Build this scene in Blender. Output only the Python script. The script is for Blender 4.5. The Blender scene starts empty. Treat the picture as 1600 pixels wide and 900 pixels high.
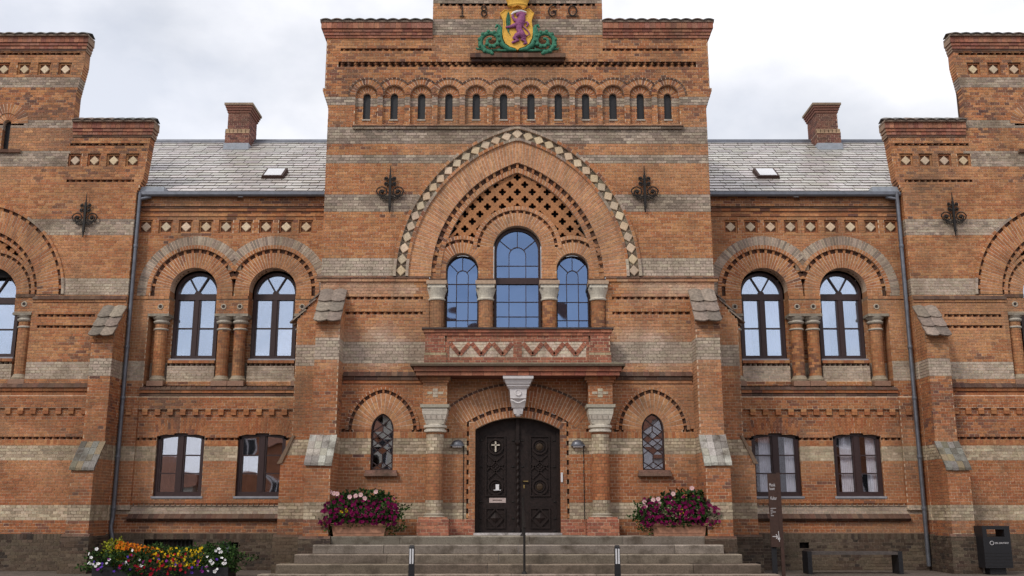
import bpy, math, random
from mathutils import Vector, Matrix, noise
rnd = random.Random(7)
S = bpy.context.scene
COL = S.collection
R = math.radians

# ------------------------------------------------------------------ camera
cam_d = bpy.data.cameras.new('camera'); cam = bpy.data.objects.new('camera', cam_d); COL.objects.link(cam)
cam_d.sensor_width = 36; cam_d.lens = 35.21; cam_d.clip_end = 900; cam_d.clip_start = .1
cam.location = (-.12, -21.4, 1.45); cam.rotation_euler = (R(90 + 12.5), 0, 0)
S.camera = cam
# ------------------------------------------------------------------ light
SUN_EL, SUN_AZ = 42, -38            # azimuth measured from the camera's back, negative = from the left
W = bpy.data.worlds.new('World'); S.world = W; W.use_nodes = True
nt = W.node_tree; nt.nodes.clear()
def N(t, **k):
    n = nt.nodes.new(t)
    for a, b in k.items(): setattr(n, a, b)
    return n
out = N('ShaderNodeOutputWorld'); sky = N('ShaderNodeTexSky', sky_type='NISHITA')
sky.sun_disc = False; sky.sun_elevation = R(SUN_EL); sky.sun_rotation = R(180 + SUN_AZ)
b1 = N('ShaderNodeBackground'); b1.inputs['Strength'].default_value = .11
b2 = N('ShaderNodeBackground'); b2.inputs['Strength'].default_value = 1.14
tc = N('ShaderNodeTexCoord')
mp = N('ShaderNodeMapping'); mp.inputs['Scale'].default_value = (1, 1, 1.7); mp.inputs['Location'].default_value = (7.3, 2.4, 1.35)
n1 = N('ShaderNodeTexNoise'); n1.inputs['Scale'].default_value = 2.3; n1.inputs['Detail'].default_value = 7; n1.inputs['Roughness'].default_value = .52
n2 = N('ShaderNodeTexNoise'); n2.inputs['Scale'].default_value = 3.1; n2.inputs['Detail'].default_value = 8; n2.inputs['Roughness'].default_value = .5
r1 = N('ShaderNodeValToRGB'); r1.color_ramp.elements[0].position = .36; r1.color_ramp.elements[1].position = .54; r1.color_ramp.elements[0].color = (.62, .62, .62, 1)
r2 = N('ShaderNodeValToRGB'); r2.color_ramp.elements[0].position = .34; r2.color_ramp.elements[1].position = .56
r2.color_ramp.elements[0].color = (.66, .68, .73, 1); r2.color_ramp.elements[1].color = (.95, .95, .99, 1)
mx = N('ShaderNodeMixShader')
L = nt.links.new
L(tc.outputs['Generated'], mp.inputs['Vector']); L(mp.outputs[0], n1.inputs['Vector']); L(mp.outputs[0], n2.inputs['Vector'])
L(n1.outputs['Fac'], r1.inputs['Fac']); L(n2.outputs['Fac'], r2.inputs['Fac'])
L(sky.outputs[0], b1.inputs['Color']); L(r2.outputs[0], b2.inputs['Color'])
L(r1.outputs[0], mx.inputs['Fac']); L(b1.outputs[0], mx.inputs[1]); L(b2.outputs[0], mx.inputs[2]); L(mx.outputs[0], out.inputs['Surface'])
sd = bpy.data.lights.new('sun', 'SUN'); sd.energy = 1.7; sd.angle = R(13); sd.color = (1, .93, .82)
sun = bpy.data.objects.new('sun', sd); COL.objects.link(sun)
_az, _el = R(SUN_AZ), R(SUN_EL)
_dir = Vector((math.sin(_az) * math.cos(_el), -math.cos(_az) * math.cos(_el), math.sin(_el)))
sun.rotation_euler = _dir.to_track_quat('Z', 'Y').to_euler(); sun.location = (-20, -30, 30)
S.view_settings.view_transform = 'Standard'; S.view_settings.look = 'None'
S.view_settings.exposure = .07; S.view_settings.gamma = 1
S.render.engine = 'CYCLES'; S.render.resolution_x = 1024; S.render.resolution_y = 576

# ------------------------------------------------------------------ materials
def mat(name, col=(.5, .5, .5), rough=.8, metal=0, src=None, v=.25, vs=30, big=.0, bigs=.8, bigcol=(.1, .08, .06), bump=.0, bs=120, spec=.4):
    m = bpy.data.materials.new(name); m.use_nodes = True
    t = m.node_tree; p = t.nodes['Principled BSDF']
    def A(ty, **k):
        n = t.nodes.new(ty)
        for a, b in k.items(): setattr(n, a, b)
        return n
    if src == 'attr':
        c = A('ShaderNodeAttribute', attribute_name='Col').outputs['Color']
    elif src == 'obj':
        c = A('ShaderNodeObjectInfo').outputs['Color']
    else:
        n = A('ShaderNodeRGB'); n.outputs[0].default_value = (*col, 1); c = n.outputs[0]
    geo = A('ShaderNodeNewGeometry').outputs['Position']
    nz = A('ShaderNodeTexNoise'); nz.inputs['Scale'].default_value = vs; nz.inputs['Detail'].default_value = 4
    t.links.new(geo, nz.inputs['Vector'])
    mr = A('ShaderNodeMapRange'); mr.inputs['From Min'].default_value = .3; mr.inputs['From Max'].default_value = .7
    mr.inputs['To Min'].default_value = 1 - v; mr.inputs['To Max'].default_value = 1 + v
    t.links.new(nz.outputs['Fac'], mr.inputs['Value'])
    mu = A('ShaderNodeVectorMath', operation='SCALE'); t.links.new(c, mu.inputs[0]); t.links.new(mr.outputs[0], mu.inputs['Scale'])
    c = mu.outputs[0]
    if big > 0:
        nb = A('ShaderNodeTexNoise'); nb.inputs['Scale'].default_value = bigs; nb.inputs['Detail'].default_value = 8; nb.inputs['Roughness'].default_value = .62
        t.links.new(geo, nb.inputs['Vector'])
        m2 = A('ShaderNodeMapRange'); m2.inputs['From Min'].default_value = .47; m2.inputs['From Max'].default_value = .7
        m2.inputs['To Max'].default_value = big; t.links.new(nb.outputs['Fac'], m2.inputs['Value'])
        mi = A('ShaderNodeMix', data_type='RGBA'); t.links.new(m2.outputs[0], mi.inputs['Factor'])
        t.links.new(c, mi.inputs['A']); mi.inputs['B'].default_value = (*bigcol, 1); c = mi.outputs['Result']
    if src in ('attr', 'obj') and big == .5:
        mpn = A('ShaderNodeMapping'); mpn.inputs['Scale'].default_value = (3.2, 3.2, .28); t.links.new(geo, mpn.inputs['Vector'])
        ns = A('ShaderNodeTexNoise'); ns.inputs['Scale'].default_value = 1.0; ns.inputs['Detail'].default_value = 7; ns.inputs['Roughness'].default_value = .65; t.links.new(mpn.outputs[0], ns.inputs['Vector'])
        m3 = A('ShaderNodeMapRange'); m3.inputs['From Min'].default_value = .5; m3.inputs['From Max'].default_value = .72; m3.inputs['To Max'].default_value = .42; t.links.new(ns.outputs['Fac'], m3.inputs['Value'])
        mi = A('ShaderNodeMix', data_type='RGBA'); t.links.new(m3.outputs[0], mi.inputs['Factor']); t.links.new(c, mi.inputs['A']); mi.inputs['B'].default_value = (.15, .105, .075, 1); c = mi.outputs['Result']
    t.links.new(c, p.inputs['Base Color'])
    p.inputs['Roughness'].default_value = rough; p.inputs['Metallic'].default_value = metal
    p.inputs['Specular IOR Level'].default_value = spec
    if bump > 0:
        nn = A('ShaderNodeTexNoise'); nn.inputs['Scale'].default_value = bs; nn.inputs['Detail'].default_value = 5; t.links.new(geo, nn.inputs['Vector'])
        bp = A('ShaderNodeBump'); bp.inputs['Strength'].default_value = bump; bp.inputs['Distance'].default_value = .01
        t.links.new(nn.outputs['Fac'], bp.inputs['Height']); t.links.new(bp.outputs[0], p.inputs['Normal'])
    return m
M = {}
M['brick'] = mat('brick_clay', src='attr', rough=.92, v=.22, vs=22, big=.5, bigs=.75, bigcol=(.13, .085, .055), bump=.5, bs=90, spec=.2)
M['brick1'] = mat('brick_clay_single', src='obj', rough=.92, v=.22, vs=22, big=.5, bigs=.75, bigcol=(.13, .085, .055), bump=.5, bs=90, spec=.2)
M['attr'] = mat('painted_pieces', src='attr', rough=.7, v=.12, vs=30, bump=.2)
M['stone'] = mat('weathered_granite', src='attr', rough=.85, v=.3, vs=45, big=.95, bigs=3.2, bigcol=(.055, .040, .027), bump=.4, bs=60)
M['slate'] = mat('slate', src='attr', rough=.34, v=.10, vs=14, big=.25, bigs=3, bigcol=(.2, .16, .1), bump=.15, bs=40, spec=.7)
M['slate1'] = mat('slate_single', src='obj', rough=.34, v=.10, vs=14, big=.25, bigs=3, bigcol=(.2, .16, .1), bump=.15, bs=40, spec=.7)
M['tile'] = mat('old_clay_tile', src='attr', rough=.85, v=.3, vs=18, big=.35, bigs=5, bigcol=(.05, .05, .045), bump=.4, bs=50)
M['wood'] = mat('brown_painted_wood', (.040, .020, .020), .45, v=.2, vs=25)
M['door'] = mat('dark_brown_door_wood', (.017, .010, .009), .6, v=.35, vs=14, bump=.2, bs=40, spec=.25)
M['iron'] = mat('black_wrought_iron', (.018, .015, .014), .6, v=.3, vs=40, metal=.3)
M['zinc'] = mat('grey_zinc', (.16, .17, .20), .42, v=.15, vs=8, metal=.55, big=.3, bigs=3, bigcol=(.08, .07, .07))
M['lead'] = mat('lead_flashing', (.30, .33, .38), .6, v=.15, vs=9)
M['sill'] = mat('zinc_sill', (.28, .28, .31), .5, v=.15, vs=9)
M['white'] = mat('white_painted_plaster', (.70, .67, .68), .75, v=.08, vs=30, big=.12, bigs=8, bigcol=(.3, .28, .26))
M['dark'] = mat('dark_interior', (.012, .011, .012), .9, v=.2)
M['curtain'] = mat('white_curtain', (.85, .85, .86), .9, v=.1, vs=6)
M['black'] = mat('black_powder_coat', (.012, .012, .015), .5, v=.2)
M['reflector'] = mat('pale_reflector', (.62, .62, .65), .4, v=.08)
M['rust'] = mat('brown_corten', (.045, .020, .014), .65, v=.2, vs=20)
M['yellow'] = mat('ochre_yellow_paint', (.76, .44, .08), .65, v=.15, vs=30, big=.3, bigs=6, bigcol=(.35, .20, .06), spec=.2)
M['purple'] = mat('purple_paint', (.27, .085, .20), .65, v=.3, vs=40, big=.3, bigs=9, bigcol=(.10, .04, .08), spec=.2)
M['green'] = mat('green_paint', (.05, .19, .12), .65, v=.4, vs=40, big=.35, bigs=8, bigcol=(.02, .06, .04), spec=.2)
M['leaf'] = mat('foliage', src='attr', rough=.85, v=.3, vs=20, spec=.12)
M['petal'] = mat('petals', src='attr', rough=.9, v=.12, vs=20, spec=.08)
M['terra'] = mat('terracotta_trough', (.38, .19, .12), .8, v=.2, vs=14, big=.5, bigs=5, bigcol=(.14, .10, .075))
M['bench'] = mat('worn_grey_wood', (.075, .062, .058), .8, v=.25, vs=12)
M['paper'] = mat('paper', (.75, .75, .78), .7, v=.03)
M['brass'] = mat('old_brass', (.35, .25, .10), .4, metal=.8)
M['cord'] = mat('print_white', (.55, .53, .55), .6, v=.02)
M['pave'] = mat('plaza_paving', (.12, .095, .08), .9, v=.25, vs=6, big=.5, bigs=.5, bigcol=(.055, .06, .035), bump=.3)
M['plaster'] = mat('pale_plaster', (.55, .52, .45), .85, v=.08, vs=3)
M['rooftile'] = mat('red_pantile', (.20, .075, .04), .8, v=.25, vs=5)
def glass(name, refl, tint, trans, wav):
    m = bpy.data.materials.new(name); m.use_nodes = True; t = m.node_tree; t.nodes.clear()
    o = t.nodes.new('ShaderNodeOutputMaterial'); g = t.nodes.new('ShaderNodeBsdfGlossy'); tr = t.nodes.new('ShaderNodeBsdfTransparent')
    g.inputs['Color'].default_value = (*tint, 1); g.inputs['Roughness'].default_value = .02
    tr.inputs['Color'].default_value = (trans, trans, trans * 1.03, 1)
    nz = t.nodes.new('ShaderNodeTexNoise'); nz.inputs['Scale'].default_value = 1.1; nz.inputs['Detail'].default_value = 1
    ge = t.nodes.new('ShaderNodeNewGeometry'); t.links.new(ge.outputs['Position'], nz.inputs['Vector'])
    bp = t.nodes.new('ShaderNodeBump'); bp.inputs['Strength'].default_value = wav; bp.inputs['Distance'].default_value = .05
    t.links.new(nz.outputs['Fac'], bp.inputs['Height']); t.links.new(bp.outputs[0], g.inputs['Normal'])
    mx = t.nodes.new('ShaderNodeMixShader'); mx.inputs['Fac'].default_value = refl
    t.links.new(tr.outputs[0], mx.inputs[1]); t.links.new(g.outputs[0], mx.inputs[2]); t.links.new(mx.outputs[0], o.inputs['Surface'])
    return m
M['glass_sky'] = glass('window_glass', .52, (.74, .84, 1), .9, .16)
M['glass_skytint'] = glass('sky_tint_glass', .46, (.29, .43, .72), .5, .3)  # blue of the reflected sky put into the glass colour
M['glass_lowc'] = glass('curtained_window_glass', .16, (.9, .93, 1), .97, .05)
M['glass_lead'] = glass('leaded_window_glass', .46, (.9, .93, 1), .7, .12)
M['glass_low'] = glass('lower_window_glass', .36, (.9, .93, 1), .95, .12)

# ------------------------------------------------------------------ mesh helpers
class Acc:
    def __init__(s): s.v = []; s.f = []; s.c = []
    def quad(s, a, b, c, d, col=(.5, .5, .5)):
        n = len(s.v); s.v += [a, b, c, d]; s.f.append((n, n + 1, n + 2, n + 3)); s.c.append(col)
    def poly(s, pts, col=(.5, .5, .5)):
        n = len(s.v); s.v += list(pts); s.f.append(tuple(range(n, n + len(pts)))); s.c.append(col)
    def hexa(s, F, B, col=(.5, .5, .5), back=False):
        n = len(s.v); s.v += list(F) + list(B)
        fs = [(0, 1, 2, 3), (0, 4, 5, 1), (1, 5, 6, 2), (2, 6, 7, 3), (3, 7, 4, 0)]
        if back: fs.append((7, 6, 5, 4))
        for f in fs: s.f.append(tuple(n + i for i in f)); s.c.append(col)
    def prism(s, F, B, col=(.5, .5, .5)):
        k = len(F); n = len(s.v); s.v += list(F) + list(B)
        s.f.append(tuple(n + i for i in range(k))); s.f.append(tuple(n + k + i for i in reversed(range(k))))
        for i in range(k): j = (i + 1) % k; s.f.append((n + i, n + k + i, n + k + j, n + j))
        s.c += [col] * (k + 2)
    def grid(s, rows, col, close=False):
        n = len(s.v); w = len(rows[0])
        for r in rows: s.v += list(r)
        for i in range(len(rows) - 1):
            for j in range(w - (0 if close else 1)):
                k = (j + 1) % w
                s.f.append((n + i * w + j, n + i * w + k, n + (i + 1) * w + k, n + (i + 1) * w + j)); s.c.append(col)
    def build(s, name, m, parent=None, smooth=False, kind=None, label=None):
        me = bpy.data.meshes.new(name); me.from_pydata(s.v, [], s.f)
        at = me.attributes.new('Col', 'FLOAT_COLOR', 'FACE')
        at.data.foreach_set('color', [x for c in s.c for x in (c[0], c[1], c[2], 1)])
        me.materials.append(M[m] if isinstance(m, str) else m)
        if smooth: me.polygons.foreach_set('use_smooth', [True] * len(me.polygons))
        me.update()
        o = bpy.data.objects.new(name, me); COL.objects.link(o)
        if parent: o.parent = parent
        if kind: o['kind'] = kind
        if label: o['label'] = label
        return o
def link_mesh(name, me, parent, mw=None, kind=None):
    o = bpy.data.objects.new(name, me); COL.objects.link(o)
    if parent: o.parent = parent
    if mw is not None: o.matrix_local = mw
    if kind: o['kind'] = kind
    return o
def thing(name, label, cat, loc=(0, 0, 0), group=None, rz=0):
    o = bpy.data.objects.new(name, None); COL.objects.link(o); o.location = loc; o.rotation_euler.z = rz
    o.empty_display_size = .3
    o['label'] = label; o['category'] = cat
    if group: o['group'] = group
    return o
def copy_tree(o, parent=None):
    c = o.copy(); COL.objects.link(c)
    if parent: c.parent = parent
    for ch in list(o.children): copy_tree(ch, c)
    return c
class Fr:
    def __init__(s, o, u, n): s.o = o; s.u = u; s.n = n; s.front = (n == (0, -1, 0))
    def p(s, u, z, w=0):
        return (s.o[0] + s.u[0] * u + s.n[0] * w, s.o[1] + s.u[1] * u + s.n[1] * w, s.o[2] + z)
def front(y): return Fr((0, y, 0), (1, 0, 0), (0, -1, 0))
def faceR(x): return Fr((x, 0, 0), (0, 1, 0), (1, 0, 0))      # u = y, faces +x
def faceL(x): return Fr((x, 0, 0), (0, 1, 0), (-1, 0, 0))
def bx(a, fr, u0, u1, z0, z1, w0, w1, col=(.5, .5, .5)):       # w0 back, w1 front
    a.hexa([fr.p(u0, z0, w1), fr.p(u1, z0, w1), fr.p(u1, z1, w1), fr.p(u0, z1, w1)],
           [fr.p(u0, z0, w0), fr.p(u1, z0, w0), fr.p(u1, z1, w0), fr.p(u0, z1, w0)], col, True)
def lathe(a, cx, cy, prof, seg=20, col=(.5, .5, .5), z=0):
    rows = [[(cx + r * math.cos(2 * math.pi * k / seg), cy + r * math.sin(2 * math.pi * k / seg), z + zz) for k in range(seg)] for zz, r in prof]
    a.grid(rows, col, True); a.poly(rows[-1], col); a.poly(rows[0][::-1], col)
def tube(a, pts, r, seg=6, col=(.5, .5, .5), flat=1.0):
    pts = [Vector(p) for p in pts]; rows = []; n = len(pts)
    for i, p in enumerate(pts):
        t = (pts[min(i + 1, n - 1)] - pts[max(i - 1, 0)])
        if t.length < 1e-9: t = Vector((0, 0, 1))
        t.normalize()
        up = Vector((0, 1, 0)) if abs(t.y) < .9 else Vector((1, 0, 0))
        s1 = t.cross(up).normalized(); s2 = s1.cross(t).normalized()
        rr = r[i] if isinstance(r, (list, tuple)) else r
        rows.append([tuple(p + s1 * rr * math.cos(2 * math.pi * k / seg) + s2 * rr * flat * math.sin(2 * math.pi * k / seg)) for k in range(seg)])
    a.grid(rows, col, True); a.poly(rows[-1], col); a.poly(rows[0][::-1], col)
def ball(a, c, r, col=(.5, .5, .5), sy=1.0, seg=10, rings=7, sx=1.0, sz=1.0):
    rows = []
    for i in range(rings + 1):
        t = math.pi * i / rings
        rows.append([(c[0] + sx * r * math.sin(t) * math.cos(2 * math.pi * k / seg), c[1] + sy * r * math.sin(t) * math.sin(2 * math.pi * k / seg), c[2] + sz * r * math.cos(t)) for k in range(seg)])
    a.grid(rows, col, True)

# ------------------------------------------------------------------ masonry
CO = 1 / 15.0
BRICKS = []; VOUS = []         # (area, parent_key, ...)
PARTS = {}                     # key -> Acc for masonry masses
def part(key):
    if key not in PARTS: PARTS[key] = Acc()
    return PARTS[key]
REDS = [(.43, .185, .082), (.35, .132, .060), (.49, .235, .108), (.53, .265, .125), (.39, .152, .068), (.46, .210, .092)]
DARKS = [(.16, .075, .055), (.20, .085, .06), (.13, .07, .06), (.22, .10, .065)]
CREAM = [(.50, .41, .295), (.44, .355, .25), (.56, .47, .345), (.38, .31, .225)]
GREYB = [(.37, .295, .235), (.42, .34, .27), (.31, .25, .205), (.46, .38, .305), (.26, .21, .175)]
PLIN = [(.060, .042, .033), (.080, .057, .044), (.045, .035, .030), (.105, .080, .060), (.072, .048, .036)]
def jit(c, a=.12):
    k = 1 + rnd.uniform(-a, a); return (c[0] * k, c[1] * k * (1 + rnd.uniform(-.04, .04)), c[2] * k)
def lerp(a, b, t): return tuple(a[i] + (b[i] - a[i]) * t for i in range(3))
def nz(x, z, s, o=0): return noise.noise(Vector((x * s + o, z * s * 1.3, o * 1.7)))
def palette(bands, cream_max=3.2, plinth=.9, pscale=1, dark_top=9.0, blot=None):
    def f(x, z, y=0):
        n = int(round((z - CO / 2) / CO)) if False else z / CO
        if z < plinth:
            c = rnd.choice(PLIN)
            if nz(x + y, z, 1.1, 5) > .15: c = lerp(c, (.15, .115, .08), .5)
            return jit(c, .2)
        for a, b, kind in bands:
            if a <= z < b:
                c = rnd.choice(CREAM if kind == 'c' else GREYB)
                if kind == 'm': c = lerp(rnd.choice(CREAM), rnd.choice(GREYB), .55)
                s = nz(x + y, z, 1.2, 2)
                if s > .1: c = lerp(c, (.19, .15, .11), min(.5, (s - .1) * 1.6))
                if kind == 'm': c = lerp(c, (.60, .50, .42), .35)
                return jit(c, .12)
        c = lerp(rnd.choice(REDS), (.43, .185, .085), .3)
        if z < 4.3: c = lerp(c, (.30, .095, .042), .45 + .12 * (z < 2.2))  # lower bricks redder, with the shade low on the walls put into colour
        pd = .03 + (.30 if z > dark_top else 0) + (.34 if z < plinth + .42 else 0)
        pd += max(0, nz(x + y, z, .55, 9)) * .9 - .1
        if rnd.random() < pd: c = lerp(c, rnd.choice(DARKS), rnd.uniform(.5, 1))
        s = nz(x + y, z, .45, 3)
        if s > 0: c = lerp(c, (.52, .27, .14), min(.55, s * 1.4))
        if blot: c = blot(c, x, z)
        return jit(c, .1)
    return f
def mortar_of(z, plinth=.9, bands=()):
    if z < plinth: return jit((.21, .165, .125), .15)
    for a, b, k in bands:
        if a <= z < b: return jit((.34, .26, .19) if k == 'c' else (.31, .25, .20), .1)
    return jit((.64, .48, .345), .12)
def sub(iv, bl):
    out = [iv]
    for a, b in bl:
        nx = []
        for c, d in out:
            if b <= c or a >= d: nx.append((c, d)); continue
            if a > c: nx.append((c, a))
            if b < d: nx.append((b, d))
        out = nx
    return out
def wall(key, fr, u0, u1, z0, z1, pal, blocks=None, zoff=0, bands=(), plinth=.9, depth=0, w=0, g=.0055, proud=.007, cand=True, ph=0):
    A = part(key); n0 = math.floor((z0 - zoff) / CO + 1e-6); n1 = math.ceil((z1 - zoff) / CO - 1e-6)
    for n in range(n0, n1):
        zb = max(z0, n * CO + zoff); zt = min(z1, (n + 1) * CO + zoff)
        if zt - zb < .008: continue
        zm = (zb + zt) / 2
        a0 = u0(zm) if callable(u0) else u0; a1 = u1(zm) if callable(u1) else u1
        bl = blocks(zm) if blocks else []
        free = sub((a0, a1), bl)
        mc = mortar_of(zm, plinth, bands)
        for a, b in free:
            if b - a < .004: continue
            if depth:
                bx(A, fr, a, b, zb, zt, w - depth, w, mc)
                for e, sg in ((a0, -1), (a1, 1)):
                    if abs((a if sg < 0 else b) - e) < 1e-6:
                        c = pal(e, zm); q = e + sg * .003
                        A.quad(fr.p(q, zb, w), fr.p(q, zt - .003, w), fr.p(q, zt - .003, w - depth), fr.p(q, zb, w - depth), c)
            else: A.quad(fr.p(a, zb, w), fr.p(b, zb, w), fr.p(b, zt, w), fr.p(a, zt, w), mc)
        if zt - zb < .03: continue
        st = (n % 2 == 0); L_ = .24 if st else .12
        off = ((n // 2) % 2) * .12 if st else .06
        k = math.floor((a0 - off - ph) / L_) 
        while True:
            s0 = off + ph + k * L_; s1 = s0 + L_; k += 1
            if s0 >= a1: break
            if s1 <= a0: continue
            for a, b in free:
                c0 = max(s0, a); c1 = min(s1, b)
                c0 += g if c0 == s0 else -.003; c1 -= g if c1 == s1 else -.003
                if c1 - c0 < .022: continue
                col = pal((c0 + c1) / 2 if fr.u[0] else fr.o[0], zm, 0 if fr.u[0] else (c0 + c1) / 2)
                pr = w + proud + rnd.uniform(-.002, .003)
                BRICKS.append((key, fr, c0, c1, zb + g, zt - g, w - .004, pr, col, cand and fr.front and c1 - c0 > .2))
def soldier(key, fr, u0, u1, z0, z1, pal, w=0, blocks=None, step=.075):
    A = part(key)
    fl = sub((u0, u1), blocks((z0 + z1) / 2) if blocks else [])
    for a, b in fl:
        n = max(1, round((b - a) / step)); s = (b - a) / n
        A.quad(fr.p(a, z0, w + .001), fr.p(b, z0, w + .001), fr.p(b, z1, w + .001), fr.p(a, z1, w + .001), mortar_of((z0 + z1) / 2))
        for i in range(n):
            BRICKS.append((key, fr, a + i * s + .004, a + (i + 1) * s - .004, z0 + .004, z1 - .004, w - .003, w + .008, pal(a + i * s, (z0 + z1) / 2), False))
def ledge(key, fr, u0, u1, z0, z1, w1, pal, w0=-.02, step=.24, mc=(.30, .21, .15)):
    """a moulding course: mortar core with separate bricks standing proud of it"""
    A = part(key); bx(A, fr, u0, u1, z0, z1, w0, w1 - .006, mc)
    n = max(1, round((u1 - u0) / step)); s = (u1 - u0) / n
    for i in range(n):
        c = pal(u0 + (i + .5) * s, (z0 + z1) / 2); d = rnd.uniform(-.002, .002)
        bx(A, fr, u0 + i * s + .004, u0 + (i + 1) * s - .004, z0 - .002, z1 + .002, w0, w1 + d, c)
def slopecap(key, fr, u0, u1, z0, z1, w1, pal, step=.12, wt=0.0):
    """sloped drip course: proud at its foot, dying into the wall at its top"""
    A = part(key); n = max(1, round((u1 - u0) / step)); s = (u1 - u0) / n
    for i in range(n):
        a, b = u0 + i * s + .003, u0 + (i + 1) * s - .003; c = pal(a, z0)
        A.hexa([fr.p(a, z0, w1), fr.p(b, z0, w1), fr.p(b, z1, wt), fr.p(a, z1, wt)],
               [fr.p(a, z0, -.02), fr.p(b, z0, -.02), fr.p(b, z1, -.02), fr.p(a, z1, -.02)], c, True)
    A.quad(fr.p(u0, z0 + .004, w1 - .006), fr.p(u1, z0 + .004, w1 - .006), fr.p(u1, z1, wt - .004), fr.p(u0, z1, wt - .004), (.2, .15, .11))
def teeth(key, fr, u0, u1, z0, z1, pal, pitch=.155, dep=.075, w=0):
    """sawtooth course: recess with bricks laid cornerwise in it"""
    A = part(key); dk = (.10, .06, .045)
    A.quad(fr.p(u0, z0, w - dep), fr.p(u1, z0, w - dep), fr.p(u1, z1, w - dep), fr.p(u0, z1, w - dep), dk)
    A.quad(fr.p(u0, z1, w), fr.p(u1, z1, w), fr.p(u1, z1, w - dep), fr.p(u0, z1, w - dep), (.3, .14, .08))
    A.quad(fr.p(u0, z0, w), fr.p(u1, z0, w), fr.p(u1, z0, w - dep), fr.p(u0, z0, w - dep), (.3, .14, .08))
    for e in (u0, u1): A.quad(fr.p(e, z0, w), fr.p(e, z1, w), fr.p(e, z1, w - dep), fr.p(e, z0, w - dep), (.3, .14, .08))
    n = max(1, round((u1 - u0) / pitch)); s = (u1 - u0) / n
    for i in range(n):
        c = u0 + (i + .5) * s; cc = pal(c, z0); h = s * .36
        F = [fr.p(c - h, z0 + .002, w - dep), fr.p(c, z0 + .002, w - .004), fr.p(c + h, z0 + .002, w - dep)]
        T = [fr.p(c - h, z1 - .002, w - dep), fr.p(c, z1 - .002, w - .004), fr.p(c + h, z1 - .002, w - dep)]
        A.prism(F, T, cc)
def blocks_row(key, fr, u0, u1, z0, z1, pal, pitch=.28, bw=.125, w1=.06):
    A = part(key); n = int((u1 - u0) / pitch + 1e-6); s = (u1 - u0) / n
    for i in range(n):
        c = u0 + (i + .5) * s
        bx(A, fr, c - bw / 2, c + bw / 2, z0, (z0 + z1) / 2 - .003, -.01, w1, pal(c, z0)); bx(A, fr, c - bw / 2, c + bw / 2, (z0 + z1) / 2 + .003, z1, -.01, w1, pal(c, z0))
def arcf(cx, cz, r, a0=180, a1=0):
    return lambda t: (cx + r * math.cos(R(a0 + (a1 - a0) * t)), cz + r * math.sin(R(a0 + (a1 - a0) * t)))
def ptf(cx, cz, r, k):
    """two-centred pointed arch: half span r-k, centres k beyond the axis"""
    am = math.acos(k / r)
    def f(t):
        if t <= .5: a = math.pi - am * (t * 2); return (min(cx, cx + k + r * math.cos(a)), cz + r * math.sin(a))
        a = am * (1 - (t - .5) * 2); return (max(cx, cx - k + r * math.cos(a)), cz + r * math.sin(a))
    return f
def flen(f, n=40):
    return sum(math.dist(f(i / n), f((i + 1) / n)) for i in range(n))
def ring(key, fr, fi, fo, pal, mod=.072, layers=1, wf=.012, wb=-.05, cond=None, gap=.0075, alt=None, mc=None, cand=True, strip=True, wide=None):
    A = part(key); Ln = (flen(fi) + flen(fo)) / 2; n = max(2, round(Ln / mod))
    if n % 2 == 0: n += 1
    mcol = mc or (.68, .52, .40)
    for i in range(n):
        t0, t1 = i / n, (i + 1) / n; i0, i1, o0, o1 = fi(t0), fi(t1), fo(t0), fo(t1)
        cm = ((i0[0] + o1[0]) / 2, (i0[1] + o1[1]) / 2)
        if cond and not cond(*cm): continue
        if strip:
            wq = wf - .006
            A.quad(fr.p(*i0, wq), fr.p(*i1, wq), fr.p(*o1, wq), fr.p(*o0, wq), mcol)
            A.quad(fr.p(*i0, wq), fr.p(*i1, wq), fr.p(*i1, wb), fr.p(*i0, wb), mcol)
            A.quad(fr.p(*o0, wq), fr.p(*o1, wq), fr.p(*o1, wb), fr.p(*o0, wb), mcol)
        if alt is not None and i % 2 == alt: continue
        g = gap / (Ln / n) / n
        cuts = [0, 1] if layers == 1 else ([0, .5, 1] if i % 2 else [0, .27, .73, 1]) if layers == 2 else [0, .34, .67, 1]
        for a, b in zip(cuts[:-1], cuts[1:]):
            def P(t, q):
                x = fi(t); y = fo(t); d = math.dist(x, y) or 1; e = .004 / d
                q = q + (e if q == a else -e) if (0 < q < 1) else q
                return (x[0] + (y[0] - x[0]) * q, x[1] + (y[1] - x[1]) * q)
            c4 = [P(t0 + g, a), P(t1 - g, a), P(t1 - g, b), P(t0 + g, b)]
            w = wf + rnd.uniform(-.0015, .0025)
            area = math.dist(c4[0], c4[3]) * math.dist(c4[0], c4[1])
            VOUS.append((key, [fr.p(*q, w) for q in c4], [fr.p(*q, wb) for q in c4], pal(*cm), area if cand else 0))
def dent(key, fr, fi, fo, pal, wf=.0, cond=None, mod=.085):
    mod *= .92
    ring(key, fr, fi, fo, lambda x, z: jit((.11, .055, .04), .3), mod=mod, wf=wf - .05, wb=wf - .07, cond=cond, mc=(.09, .06, .045), cand=False, strip=True)
    ring(key, fr, fi, fo, pal, mod=mod, wf=wf - .012, wb=wf - .07, cond=cond, alt=0, cand=False, strip=False, gap=.017)
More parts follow.
